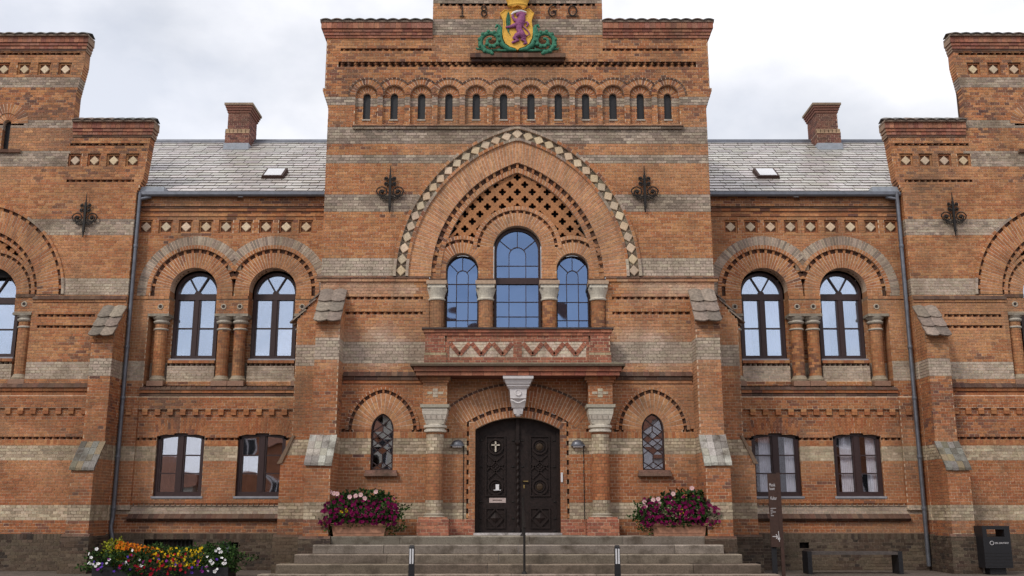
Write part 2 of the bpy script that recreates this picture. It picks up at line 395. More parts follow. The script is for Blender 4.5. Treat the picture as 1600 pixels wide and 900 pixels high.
def brickcol(key, cx, cy, r, z0, z1, pal, seg=20, per=2, plinth=0, bands=()):
    A = part(key)
    rows = [[(cx + (r - .006) * math.cos(2 * math.pi * k / seg), cy + (r - .006) * math.sin(2 * math.pi * k / seg), z) for k in range(seg)] for z in (z0, z1)]
    A.grid(rows, (.36, .25, .17), True)
    n = round((z1 - z0) / CO); h = (z1 - z0) / n
    for i in range(n):
        o = i % 2
        for k in range(o, seg + o, per):
            c = pal(cx, z0 + (i + .5) * h); an = [2 * math.pi * (k + j) / seg for j in range(per + 1)]
            an[0] += .02; an[-1] -= .02
            rr = r + rnd.uniform(-.001, .002)
            A.grid([[(cx + rr * math.cos(t), cy + rr * math.sin(t), z) for t in an] for z in (z0 + i * h + .004, z0 + (i + 1) * h - .004)], c)

# ================================================================== THE TOWN HALL
HALL = thing('town_hall', 'red brick town hall with stepped gables, pointed portal arch and cream brick bands', 'building', (0, 0, 0))
c_ = CO
BC = [(19*c_, 24*c_, 'c'), (39*c_, 44*c_, 'c'), (68*c_, 75*c_, 'm'), (97*c_, 103*c_, 'm'), (119*c_, 125*c_, 'g'), (136*c_, 139*c_, 'g'),
      (143*c_, 149*c_, 'g'), (157*c_, 160*c_, 'g'), (183*c_, 189*c_, 'g'), (195*c_, 200*c_, 'g')]
def blotC(c, x, z):
    d = math.exp(-((z - 4.85) / .42) ** 2) * math.exp(-((abs(x) - 3.0) / .9) ** 2)
    d += .5 * math.exp(-((z - 6.2) / .25) ** 2) * (abs(x) > 2.2)
    return lerp(c, (.56, .45, .36), min(.75, d * (.8 + nz(x, z, 2.2, 4))))
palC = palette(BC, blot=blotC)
BW = [(19*c_-.04, 24*c_-.04, 'c'), (39*c_-.04, 44*c_-.04, 'c'), (67*c_-.04, 73*c_-.04, 'm'), (97*c_-.04, 103*c_-.04, 'm'), (119*c_-.04, 125*c_-.04, 'g'),
      (145*c_-.04, 151*c_-.04, 'g'), (160*c_-.04, 163*c_-.04, 'g'), (176*c_-.04, 180*c_-.04, 'g')]
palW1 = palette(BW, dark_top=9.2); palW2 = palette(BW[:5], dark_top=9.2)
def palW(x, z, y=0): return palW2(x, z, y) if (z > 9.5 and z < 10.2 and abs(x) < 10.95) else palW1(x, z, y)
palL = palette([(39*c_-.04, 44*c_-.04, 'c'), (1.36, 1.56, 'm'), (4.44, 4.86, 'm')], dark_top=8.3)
red_only = palette([], plinth=-5, dark_top=99)
def palS(x, z, y=0): return jit(rnd.choice(REDS[:3] + REDS[4:5]), .1)
def palP(x, z, y=0): return jit(rnd.choice([(.36, .135, .085), (.31, .11, .07), (.42, .17, .105), (.27, .10, .07)]), .12)
def palK(x, z, y=0): return jit(rnd.choice([(.36, .15, .095), (.31, .12, .08), (.42, .19, .12), (.25, .10, .075), (.33, .15, .11)]), .14)
def palCh(x, z, y=0): return jit(rnd.choice([(.20, .085, .07), (.16, .07, .062), (.24, .11, .085), (.13, .065, .06)]), .14)
def palG(x, z, y=0): return jit(rnd.choice(GREYB), .13)
def palD(x, z, y=0): return jit(lerp(rnd.choice(DARKS), rnd.choice(PLIN), .6), .25)
def palSt(x, z, y=0): return jit(rnd.choice([(.42, .38, .31), (.36, .33, .27), (.46, .42, .35)]), .1)
PAL_PL = palette([], plinth=99)
def reveal(key, fr, u, z0, z1, w0, w1, pal):
    A = part(key); n = max(1, round((z1 - z0) / CO)); h = (z1 - z0) / n
    for i in range(n):
        c = pal(u, z0 + (i + .5) * h)
        A.quad(fr.p(u, z0 + i * h, w0), fr.p(u, z0 + i * h, w1), fr.p(u, z0 + (i + 1) * h - .006, w1), fr.p(u, z0 + (i + 1) * h - .006, w0), c)
        A.quad(fr.p(u, z0 + (i + 1) * h - .006, w0), fr.p(u, z0 + (i + 1) * h - .006, w1), fr.p(u, z0 + (i + 1) * h, w1), fr.p(u, z0 + (i + 1) * h, w0), (.4, .28, .2))

# ---------------------------------------------------------------- windows
def arcbar(a, fr, cx, cz, r0, r1, a0, a1, w0, w1, seg=16):
    for i in range(seg):
        t0 = R(a0 + (a1 - a0) * i / seg); t1 = R(a0 + (a1 - a0) * (i + 1) / seg)
        q = lambda r, t: (cx + r * math.cos(t), cz + r * math.sin(t))
        P4 = [q(r0, t0), q(r1, t0), q(r1, t1), q(r0, t1)]
        a.hexa([fr.p(*p, w1) for p in P4], [fr.p(*p, w0) for p in P4])
def lbar(a, fr, p, q, wd, w0, w1):
    dx, dz = q[0] - p[0], q[1] - p[1]; l = math.hypot(dx, dz); nx, nz_ = -dz / l * wd / 2, dx / l * wd / 2
    P4 = [(p[0] - nx, p[1] - nz_), (q[0] - nx, q[1] - nz_), (q[0] + nx, q[1] + nz_), (p[0] + nx, p[1] + nz_)]
    a.hexa([fr.p(*k, w1) for k in P4], [fr.p(*k, w0) for k in P4], back=True)
def pane(parent, fr, pts, w, m, tl=.009):
    a = Acc(); t = (rnd.uniform(-tl, tl), rnd.uniform(-tl, tl))
    cx = sum(p[0] for p in pts) / len(pts); cz = sum(p[1] for p in pts) / len(pts)
    F = [fr.p(*p, w + t[0] * (p[0] - cx) * 2 + t[1] * (p[1] - cz) * 2) for p in pts]
    B = [fr.p(*p, w - .006 + t[0] * (p[0] - cx) * 2 + t[1] * (p[1] - cz) * 2) for p in pts]
    a.prism(F, B); a.build('pane', m, parent)
def curtain(parent, fr, u0, u1, z0, z1, w, u1b=None):
    a = Acc(); rows = []
    for j in range(9):
        z = z1 + (z0 - z1) * j / 8; e = u1 if u1b is None else u1 + (u1b - u1) * (j / 8) ** 2
        rows.append([fr.p(u0 + (e - u0) * i / 30, z, w + .025 * math.sin(i * 1.3 + j * .12)) for i in range(31)])
    a.grid(rows, (.6, .6, .6)); a.build('curtain', 'curtain', parent, smooth=True)
def backbox(parent, fr, u0, u1, z0, z1, w0, w1):
    a = Acc()
    for q in ([(u0, z0, w0), (u1, z0, w0), (u1, z1, w0), (u0, z1, w0)],): a.quad(*[fr.p(*k) for k in q])
    for (A_, B_) in (((u0, z0), (u1, z0)), ((u1, z0), (u1, z1)), ((u1, z1), (u0, z1)), ((u0, z1), (u0, z0))):
        a.quad(fr.p(*A_, w1), fr.p(*B_, w1), fr.p(*B_, w0), fr.p(*A_, w0))
    a.build('dark_room', 'dark', parent)
def win_link(fr, cx, z0, zs, r, w, mg, curt=0):
    """round headed casement: fan light of three panes over two casements of two panes"""
    a = Acc(); o = .065; m = .03; zt = zs - .09
    arcbar(a, fr, cx, zs, r - o, r, 0, 180, w - .07, w + .03, 20)
    for s in (-1, 1): bx(a, fr, *sorted((cx + s * r, cx + s * (r - o))), z0, zs, w - .07, w + .03)
    bx(a, fr, cx - r + o, cx + r - o, z0, z0 + .09, w - .07, w + .025)
    bx(a, fr, cx - r + o, cx + r - o, zt - .06, zs + .0, w - .07, w + .035)
    bx(a, fr, cx - .045, cx + .045, z0 + .09, zt - .06, w - .07, w + .03)
    zm = z0 + (zt - z0) * .5
    for s in (-1, 1):
        bx(a, fr, *sorted((cx + s * .045, cx + s * .085)), z0 + .09, zt - .06, w - .05, w + .012)
        bx(a, fr, *sorted((cx + s * (r - o), cx + s * (r - o - .03))), z0 + .09, zt - .06, w - .05, w + .012)
        bx(a, fr, *sorted((cx + s * .085, cx + s * (r - o))), zm - .014, zm + .014, w - .05, w + .01)
        t = R(90 + s * 29)
        lbar(a, fr, (cx, zs + .02), (cx + (r - o) * math.cos(t), zs + (r - o) * math.sin(t)), .034, w - .05, w + .015)
    arcbar(a, fr, cx, zs, 0, .075, 0, 180, w - .05, w + .03, 8)
    f = a.build('window', 'wood', HALL)
    for i in range(3):
        A0, A1 = [(0, 61), (61, 119), (119, 180)][i]
        pts = [(cx, zs)] + [(cx + (r - .03) * math.cos(R(A0 + (A1 - A0) * k / 8)), zs + (r - .03) * math.sin(R(A0 + (A1 - A0) * k / 8))) for k in range(9)]
        pane(f, fr, pts, w - .03, mg)
    for s in (-1, 1):
        for (za, zb) in ((z0 + .08, zm), (zm, zt - .05)):
            x0, x1 = sorted((cx + s * .06, cx + s * (r - .04)))
            pane(f, fr, [(x0, za), (x1, za), (x1, zb), (x0, zb)], w - .03, mg)
    backbox(f, fr, cx - r, cx + r, z0, zs + r, w - .75, w - .06)
    if curt:
        curtain(f, fr, cx + .12, cx + r - .03, z0, zs + r * .75, w - .2); curtain(f, fr, cx - r + .03, cx - r + .3, z0, zs + r * .7, w - .2)
    b = Acc(); bx(b, fr, cx - r - .03, cx + r + .03, z0 - .06, z0, w - .02, w + .13); b.build('sill', 'sill', f)
    return f
def win_low(fr, cx, z0, z1, hw, w, curt=0):
    """segment headed casement window, two lights of three panes"""
    rise = .075; RR = (hw * hw + rise * rise) / (2 * rise); cz = z1 - RR; am = math.degrees(math.asin(hw / RR))
    top = lambda x: cz + math.sqrt(RR * RR - (x - cx) ** 2)
    a = Acc(); o = .07
    arcbar(a, fr, cx, cz, RR - o, RR, 90 - am, 90 + am, w - .07, w + .03, 12)
    for s in (-1, 1): bx(a, fr, *sorted((cx + s * hw, cx + s * (hw - o))), z0, top(cx + s * (hw - .02)) - .02, w - .07, w + .03)
    bx(a, fr, cx - hw + o, cx + hw - o, z0, z0 + .10, w - .07, w + .03)
    bx(a, fr, cx - .055, cx + .055, z0 + .10, z1 - .05, w - .07, w + .035)
    h = z1 - .09 - (z0 + .1)
    for k in (1, 2):
        zz = z0 + .1 + h * k / 3
        for s in (-1, 1): bx(a, fr, *sorted((cx + s * .05, cx + s * (hw - o))), zz - .014, zz + .014, w - .05, w + .01)
    for s in (-1, 1):
        bx(a, fr, *sorted((cx + s * .055, cx + s * .09)), z0 + .1, z1 - .07, w - .05, w + .015)
        bx(a, fr, *sorted((cx + s * (hw - o), cx + s * (hw - o - .03))), z0 + .1, z1 - .10, w - .05, w + .015)
    f = a.build('window', 'wood', HALL)
    for s in (-1, 1):
        x0, x1 = sorted((cx + s * .07, cx + s * (hw - .05)))
        for k in range(3):
            za, zb = z0 + .08 + h * k / 3, z0 + .1 + h * (k + 1) / 3
            pts = [(x0, za), (x1, za), (x1, zb), (x0, zb)] if k < 2 else [(x0, za), (x1, za)] + [(x1 + (x0 - x1) * j / 5, top(x1 + (x0 - x1) * j / 5) - .03) for j in range(6)]
            pane(f, fr, pts, w - .03, 'glass_lowc' if curt else 'glass_low')
    backbox(f, fr, cx - hw, cx + hw, z0, z1, w - .9, w - .06)
    if curt:
        for s in (-1, 1): 
            if s < 0: curtain(f, fr, cx - hw + .2, cx - .09, z0, z1 - .05, w - .10)
            else: curtain(f, fr, cx + .25, cx + hw - .03, z0 , z1 - .05, w - .10)
    b = Acc(); bx(b, fr, cx - hw - .04, cx + hw + .04, z0 - .05, z0, w - .02, w + .12); b.build('sill', 'sill', f)
    return f
def win_tracery(fr, cx, z0, zs, r, w, rows, tr=None, inner=None, mg='glass_skytint', heavy=.055):
    """round headed metal window: small round arched light in the middle, radial bars round it"""
    a = Acc(); o = heavy; t = .016; ri = inner or r * .36; zi = zs - .10
    arcbar(a, fr, cx, zs, r - o, r, 0, 180, w - .06, w + .03, 24)
    for s in (-1, 1): bx(a, fr, *sorted((cx + s * r, cx + s * (r - o))), z0, zs, w - .06, w + .03)
    bx(a, fr, cx - r + o, cx + r - o, z0, z0 + .06, w - .06, w + .02)
    zz = [z0 + .06] + rows
    for z in rows: bx(a, fr, cx - r + o, cx + r - o, z - t / 2, z + t / 2, w - .04, w)
    for s in (-1, 1): bx(a, fr, cx + s * ri - t / 2, cx + s * ri + t / 2, z0 + .06, zi, w - .035, w + .003)
    arcbar(a, fr, cx, zi, ri - t / 2, ri + t / 2, 0, 180, w - .035, w + .003, 12)
    bx(a, fr, cx - t / 2, cx + t / 2, zi + ri, zs + r - o, w - .04, w)
    for s in (-1, 1):
        A_ = R(90 - s * 48); lbar(a, fr, (cx + ri * math.cos(A_), zi + ri * math.sin(A_)), (cx + (r - .02) * math.cos(R(90 - s * 58)), zs + (r - .02) * math.sin(R(90 - s * 58))), t, w - .04, w)
    if tr: bx(a, fr, cx - r, cx + r, tr - .07, tr + .07, w - .06, w + .04)
    f = a.build('window', 'wood', HALL)
    for i in range(len(zz) - 1):
        for (x0, x1) in ((cx - r + .03, cx - ri), (cx - ri, cx + ri), (cx + ri, cx + r - .03)):
            pane(f, fr, [(x0, zz[i]), (x1, zz[i]), (x1, zz[i + 1]), (x0, zz[i + 1])], w - .02, mg)
    zl = zz[-1]
    pane(f, fr, [(cx - ri, zl), (cx + ri, zl)] + [(cx + ri * math.cos(R(18 * k)), zi + ri * math.sin(R(18 * k))) for k in range(11)], w - .02, mg)
    rr = r - .03
    for s in (-1, 1):
        o_ = [(cx + s * rr * math.cos(R(k * 8)), zs + rr * math.sin(R(k * 8))) for k in range(5)]
        pane(f, fr, [(cx + s * ri, zl), (cx + s * rr, zl)] + o_ + [(cx + s * ri * math.cos(R(42)), zi + ri * math.sin(R(42))), (cx + s * ri, zi)], w - .02, mg)
        o_ = [(cx + s * rr * math.cos(R(32 + k * 9.66)), zs + rr * math.sin(R(32 + k * 9.66))) for k in range(7)]
        pane(f, fr, [(cx + s * ri * math.cos(R(42)), zi + ri * math.sin(R(42)))] + o_ + [(cx, zi + ri), (cx + s * ri * math.cos(R(66)), zi + ri * math.sin(R(66)))], w - .02, mg)
    backbox(f, fr, cx - r, cx + r, z0, zs + r, w - .6, w - .05)
    return f

# ---------------------------------------------------------------- central block
K = 'centre'
F0 = front(0)
XE = lambda z: 4.30 if z < 10.42 else (4.30 + min(.17, (z - 10.42) * .36) if z < 10.87 else 4.40)
NI = [-3.445 + i * .6264 for i in range(12)]
def half_main(z, r=3.57): return math.sqrt(max(0, r * r - (z - 6.45) ** 2)) - .88
def blkC(z):
    b = []
    if z < 3.3: b.append((-1.08, 1.08))
    elif z < 3.97: h = min(1.3, math.sqrt(max(0, 2.3 ** 2 - (z - 1.68) ** 2))); b.append((-h, h))
    for s in (-2.87, 2.87):
        if 2.27 < z < 3.12: b.append((s - .24, s + .24))
        elif 3.12 <= z < 3.99: h = math.sqrt(max(0, .905 ** 2 - (z - 3.11) ** 2)) - .15; b.append((s - h, s + h)) if h > 0 else 0
    if 4.45 < z < 6.4: b.append((-1.92, 1.92))
    if 6.4 <= z < 9.9:
        h = half_main(z)
        if h > 0: b.append((-h, h))
    if 3.066 < z < 3.134: b += [(-3.74, -3.50), (-2.25, -1.45), (2.25, 1.45)[::-1] and (1.45, 2.25), (3.5, 3.74)]
    if 2.933 < z < 3.067: b += [(-3.74, -1.1), (1.1, 3.74)]
    for n in (84, 89):
        if n * CO < z < (n + 1) * CO: b += [(-3.86, -2.06), (2.06, 3.86)]
    if 177 * CO < z < 178 * CO: b += [(-4.08, -1.97), (1.97, 4.08)]
    if 171 * CO < z < 173 * CO: b += [(-4.12, 4.12)]
    if 9.98 < z < 10.71: b += [(x - .255, x + .255) for x in NI]
    elif 10.71 <= z < 10.97: h = math.sqrt(max(0, .262 ** 2 - (z - 10.71) ** 2)); b += [(x - h, x + h) for x in NI]
    return b
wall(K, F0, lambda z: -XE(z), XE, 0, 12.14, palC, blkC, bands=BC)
# body sides and lid
for s, mk in ((-1, faceL), (1, faceR)):
    fs = mk(s * 4.30)
    wall(K, fs, 0, 2.4, 0, 10.42, palC, bands=BC, cand=False)
    for n in range(7): ledge(K, fs, .006, .5, 10.42 + n * CO, 10.42 + (n + 1) * CO, .022 * (n + 1), lambda x, z, y=0: palC(4.3, z), w0=-.1)
    wall(K, mk(s * 4.40), 0, .5, 10.87, 12.14, palC, cand=False)
    wall(K, fs, .5, 6.6, 8.8, 12.14, palC, cand=False, bands=BC)
bx(part(K), F0, -4.28, 4.28, 12.1, 12.14, -5, -.02, (.2, .1, .07))
bx(part(K), F0, -4.28, 4.28, 8.8, 12.1, -5, -4.9, (.3, .14, .08))
# top block with the date
wall(K, F0, -1.95, 1.97, 12.14, 14.6, palC, lambda z: [(-1.8, 1.82)] if 194*CO < z < 195*CO else [], bands=BC, depth=.5)
teeth(K, F0, -1.8, 1.82, 194*CO, 195*CO, palC)
for mk, x in ((faceL, -1.95), (faceR, 1.97)): wall(K, mk(x), 0, .5, 12.14, 14.6, palC, cand=False, bands=BC, w=.004)
# shoulder copings
for (a, b) in ((-4.42, -1.955), (1.975, 4.42)):
    l, r = (a, b) if a < 0 else (a, b)
    for i, (zz, h, pj) in enumerate(((12.12, .055, .035), (12.18, .065, .06), (12.25, .065, .085), (12.32, .16, .12))):
        e0 = l - (pj * .9 if l < -2 else 0); e1 = r + (pj * .9 if r > 2 else 0)
        ledge(K, F0, e0, e1, zz, zz + h, pj, palK, w0=-.5, step=.12 if i % 2 else .24)
# string courses
for s in (-1, 1):
    X = lambda a, b: tuple(sorted((s * a, s * b)))
    ledge(K, F0, *X(1.93, 4.39), 6.335, 6.40, .045, palC, step=.24)
    slopecap(K, F0, *X(1.93, 4.41), 6.40, 6.46, .065, palD)
    slopecap(K, F0, *X(2.0, 3.74), 4.25, 4.36, .08, palD)
    ledge(K, F0, *X(2.0, 3.74), 4.17, 4.25, .05, palD)
    ledge(K, F0, *X(2.0, 3.74), 4.10, 4.16, .03, palC)
    for n in (84, 89): teeth(K, F0, *X(2.06, 3.86), n*CO, (n+1)*CO, palC)
    teeth(K, F0, *X(1.97, 4.08), 177*CO, 178*CO, palC)
    for u in ((3.50, 3.74), (1.45, 2.25)): teeth(K, F0, *X(*u), 46*CO, 47*CO, palC, w=0)
    soldier(K, F0, *X(1.1, 3.74), 2.933, 3.067, palS, blocks=lambda z: [(-3.11, -2.63), (2.63, 3.11)])
    # jambs of the small windows
    for e in (-.24, .24): reveal(K, F0, s * 2.87 + e, 2.27, 3.13, 0, -.2, palC)
teeth(K, F0, -4.12, 4.12, 172*CO, 173*CO, palC); teeth(K, F0, -4.12, 4.12, 171*CO, 172*CO, palC, pitch=.158, dep=.05)
ledge(K, F0, -1.05, 1.08, 11.50, 11.56, .10, palD); slopecap(K, F0, -1.08, 1.11, 11.565, 11.68, .18, palD, wt=.16)
# arcade of niches
slopecap(K, F0, -3.74, 3.76, 9.93, 9.985, .09, palD); ledge(K, F0, -3.72, 3.74, 9.88, 9.93, .06, palC)
for x in NI:
    wall(K, F0, x - .27, x + .27, 9.985, 10.98, palC, lambda z, x=x: [(x - .088, x + .088)] if 10.15 < z < 10.70 else ([(x - .09, x + .09)] if 10.7 <= z < 10.79 else []), bands=BC, w=-.085, cand=False)
    for e in (-.255, .255): reveal(K, F0, x + e, 9.985, 10.71, 0, -.085, palC)
    for e in (-.088, .088): reveal(K, F0, x + e, 10.15, 10.71, -.085, -.16, palC)
    ring('arcade', F0, arcf(x, 10.70, .088), arcf(x, 10.70, .215), palS, mod=.055, wf=-.068, wb=-.16, cand=False)
    ring('arcade', F0, arcf(x, 10.71, .255), arcf(x, 10.71, .385), palC, mod=.066, wf=.02, wb=-.085, cond=lambda a, z, x=x: (abs(a - x) < .318 or x in (NI[0], NI[-1])), cand=False)
    ring('arcade', F0, arcf(x, 10.71, .385), arcf(x, 10.71, .425), palD, mod=.11, wf=.035, wb=-.0, cond=lambda a, z, x=x: (abs(a - x) < .312 or x in (NI[0], NI[-1])), cand=False)
    A = part('arcade'); bx(A, F0, x - .1, x + .1, 10.115, 10.15, -.15, -.06, (.42, .36, .30))
    a = Acc(); pts = [(x - .09, 10.14), (x + .09, 10.14)] + [(x + .09 * math.cos(R(18 * k)), 10.70 + .09 * math.sin(R(18 * k))) for k in range(11)]
    a.prism([F0.p(*p, -.15) for p in pts], [F0.p(*p, -.18) for p in pts]); so = a.build('slot_louvre', 'black', HALL)
# great pointed arch
G = 'great_arch'
pf = lambda r: ptf(0, 6.45, r, .88)
ring(G, F0, pf(3.545), pf(3.605), palC, mod=.13, wf=.075, wb=-.03)
ring(G, F0, pf(3.335), pf(3.545), lambda x, z: jit(rnd.choice([(.20, .17, .13), (.26, .23, .17), (.15, .12, .09)]), .2), mod=.13, wf=.0, wb=-.06, cand=False)
ring(G, F0, pf(3.275), pf(3.335), palC, mod=.13, wf=.06, wb=-.03)
ring(G, F0, pf(2.78), pf(3.275), lambda x, z: jit(lerp(rnd.choice(REDS), (.58, .31, .17), .55), .1), mod=.076, layers=2, wf=.015, wb=-.12)
dent(G, F0, pf(2.68), pf(2.78), red_only, wf=-.01, mod=.105)
ring(G, F0, pf(2.575), pf(2.68), red_only, mod=.075, wf=-.03, wb=-.16)
# bottom of great arch legs is on the string; diamonds of pale tile
am = math.acos(.88 / 3.44); nD = 17
dia_me = None
def diamond(name, fr, cx, cz, d, ang, w, parent, col):
    a = Acc(); P4 = [(cx + d * math.cos(ang + k * math.pi / 2), cz + d * math.sin(ang + k * math.pi / 2)) for k in range(4)]
    Q4 = [(cx + d * .86 * math.cos(ang + k * math.pi / 2), cz + d * .86 * math.sin(ang + k * math.pi / 2)) for k in range(4)]
    a.hexa([fr.p(*p, w) for p in Q4], [fr.p(*p, w - .012) for p in P4], col); a.hexa([fr.p(*p, w - .012) for p in P4], [fr.p(*p, w - .05) for p in P4], col)
    return a.build(name, 'stone2', parent)
M['stone2'] = mat('pale_glazed_tile', src='attr', rough=.6, v=.2, vs=28, big=.2, bigs=7, bigcol=(.22, .17, .11), bump=.2)
def tcol():
    return jit(rnd.choice([(.64, .49, .33), (.58, .44, .29), (.54, .43, .31), (.68, .54, .38)]), .1)
DIAMONDS = []
for s in (-1, 1):
    for i in range(nD):
        t = (i + .5) / (nD + .5) * am; x = s * (-.88 + 3.44 * math.cos(t)); z = 6.45 + 3.44 * math.sin(t)
        DIAMONDS.append((F0, x, z, .122, (t if s > 0 else -t), .035))
DIAMONDS.append((F0, 0, 6.45 + math.sqrt(3.44**2 - .88**2) - .012, .122, math.pi / 2, .035))

# window arches inside the great arch
WA = 'window_arch'
cw, sw_ = (0, 7.09), 6.64
for r0, r1, wf, l in ((.54, .83, -.05, 1),): ring(WA, F0, arcf(0, 7.09, r0), arcf(0, 7.09, r1), red_only, mod=.07, layers=2, wf=wf, wb=-.30)
dent(WA, F0, arcf(0, 7.09, .83), arcf(0, 7.09, .90), red_only, wf=-.05, mod=.085)
ring(WA, F0, arcf(0, 7.09, .90), arcf(0, 7.09, .985), red_only, mod=.075, wf=-.035, wb=-.17)
for s in (-1, 1):
    cd = lambda x, z: .60 < abs(x) < 1.93 - max(0, (z - 6.5)) * .12 and math.hypot(x, z - 7.09) > .90
    ring(WA, F0, arcf(s*1.22, 6.64, .36), arcf(s*1.22, 6.64, .60), red_only, mod=.068, layers=1, wf=-.05, wb=-.30, cond=lambda x, z: abs(x) < 1.95 and (abs(x) > .7 or True))
    dent(WA, F0, arcf(s*1.22, 6.64, .60), arcf(s*1.22, 6.64, .67), red_only, wf=-.05, mod=.085, cond=cd)
    ring(WA, F0, arcf(s*1.22, 6.64, .67), arcf(s*1.22, 6.64, .755), red_only, mod=.075, wf=-.035, wb=-.17, cond=cd)
    wall(WA, F0, *sorted((s*.53, s*.86)), 6.40, 7.13, red_only, w=-.052, plinth=0, cand=False, depth=.2)
    wall(WA, F0, *sorted((s*1.58, s*1.92)), 6.40, 6.66, red_only, w=-.052, plinth=0, cand=False, depth=.2)
    reveal(WA, F0, s*1.92, 4.5, 6.4, 0, -.36, red_only); reveal(WA, F0, s*.53, 6.4, 7.1, -.05, -.3, red_only)
    reveal(WA, F0, s*.87, 6.4, 6.66, -.05, -.3, red_only); reveal(WA, F0, s*1.575, 6.4, 6.66, -.05, -.3, red_only)
    for u in ((.52, .86), (1.58, 1.93)):
        ledge(WA, F0, *sorted((s*u[0]-s*.03, s*u[1]+s*(.03 if u[1] < 1 else 0))), 6.33, 6.40, .03, palD, w0=-.34, step=.12)
# back wall in the window recess
def blkR(z):
    b = []
    for x, hw in ((0, .52), (-1.22, .36), (1.22, .36)): b.append((x - hw, x + hw))
    return b
wall(WA, F0, -1.93, 1.93, 4.4, 6.45, red_only, lambda z: blkR(z) if z > 5.2 else [], w=-.30, plinth=0, cand=False)
win_tracery(F0, 0, 5.25, 7.09, .52, -.25, [5.60, 5.93, 6.40, 6.75], tr=6.40, heavy=.06)
for s in (-1, 1): win_tracery(F0, s*1.22, 5.25, 6.62, .36, -.27, [5.52, 5.93, 6.34], heavy=.022)
# pierced tympanum: tiles with quatrefoil holes
def inside_t(x, z, r=2.62): return math.hypot(abs(x) + .88, z - 6.45) < r
HX, HZ = .1675, .172
NQ = 32
def quatre(t):
    # outline radius of a quatrefoil at angle t: union of four discs
    best = .030; d, q = .048, .036
    for k in range(4):
        a = k * math.pi / 2; b = d * math.cos(t - a); disc = b * b - (d * d - q * q)
        if disc > 0: best = max(best, b + math.sqrt(disc))
    return best
a = Acc(); ang = [2 * math.pi * k / NQ for k in range(NQ)]
def rh(t): c, s = abs(math.cos(t)), abs(math.sin(t)); return 1 / (c / (HX - .001) + s / (HZ - .001))
O = [(rh(t) * math.cos(t), rh(t) * math.sin(t)) for t in ang]; Q = [(quatre(t) * math.cos(t), quatre(t) * math.sin(t)) for t in ang]
tt = (.40, .185, .085)
for i in range(NQ):
    j = (i + 1) % NQ
    a.quad((O[i][0], 0, O[i][1]), (O[j][0], 0, O[j][1]), (Q[j][0], 0, Q[j][1]), (Q[i][0], 0, Q[i][1]), tt)
    a.quad((Q[i][0], 0, Q[i][1]), (Q[j][0], 0, Q[j][1]), (Q[j][0], .06, Q[j][1]), (Q[i][0], .06, Q[i][1]), tt)
    a.quad((O[i][0], 0, O[i][1]), (O[j][0], 0, O[j][1]), (O[j][0], .02, O[j][1]), (O[i][0], .02, O[i][1]), tt)
qt_me = None
QTILES = []
row = 0; z = 8.77
while z > 7.0:
    for k in range(-6, 7):
        x = k * 2 * HX + (HX if row % 2 else 0)
        if inside_t(x, z) and math.hypot(x, z - 7.09) > .9 and math.hypot(abs(x) - 1.22, z - 6.64) > .68 and (z > 7.1): QTILES.append((x, z))
    z -= HZ; row += 1
QT_ACC = a

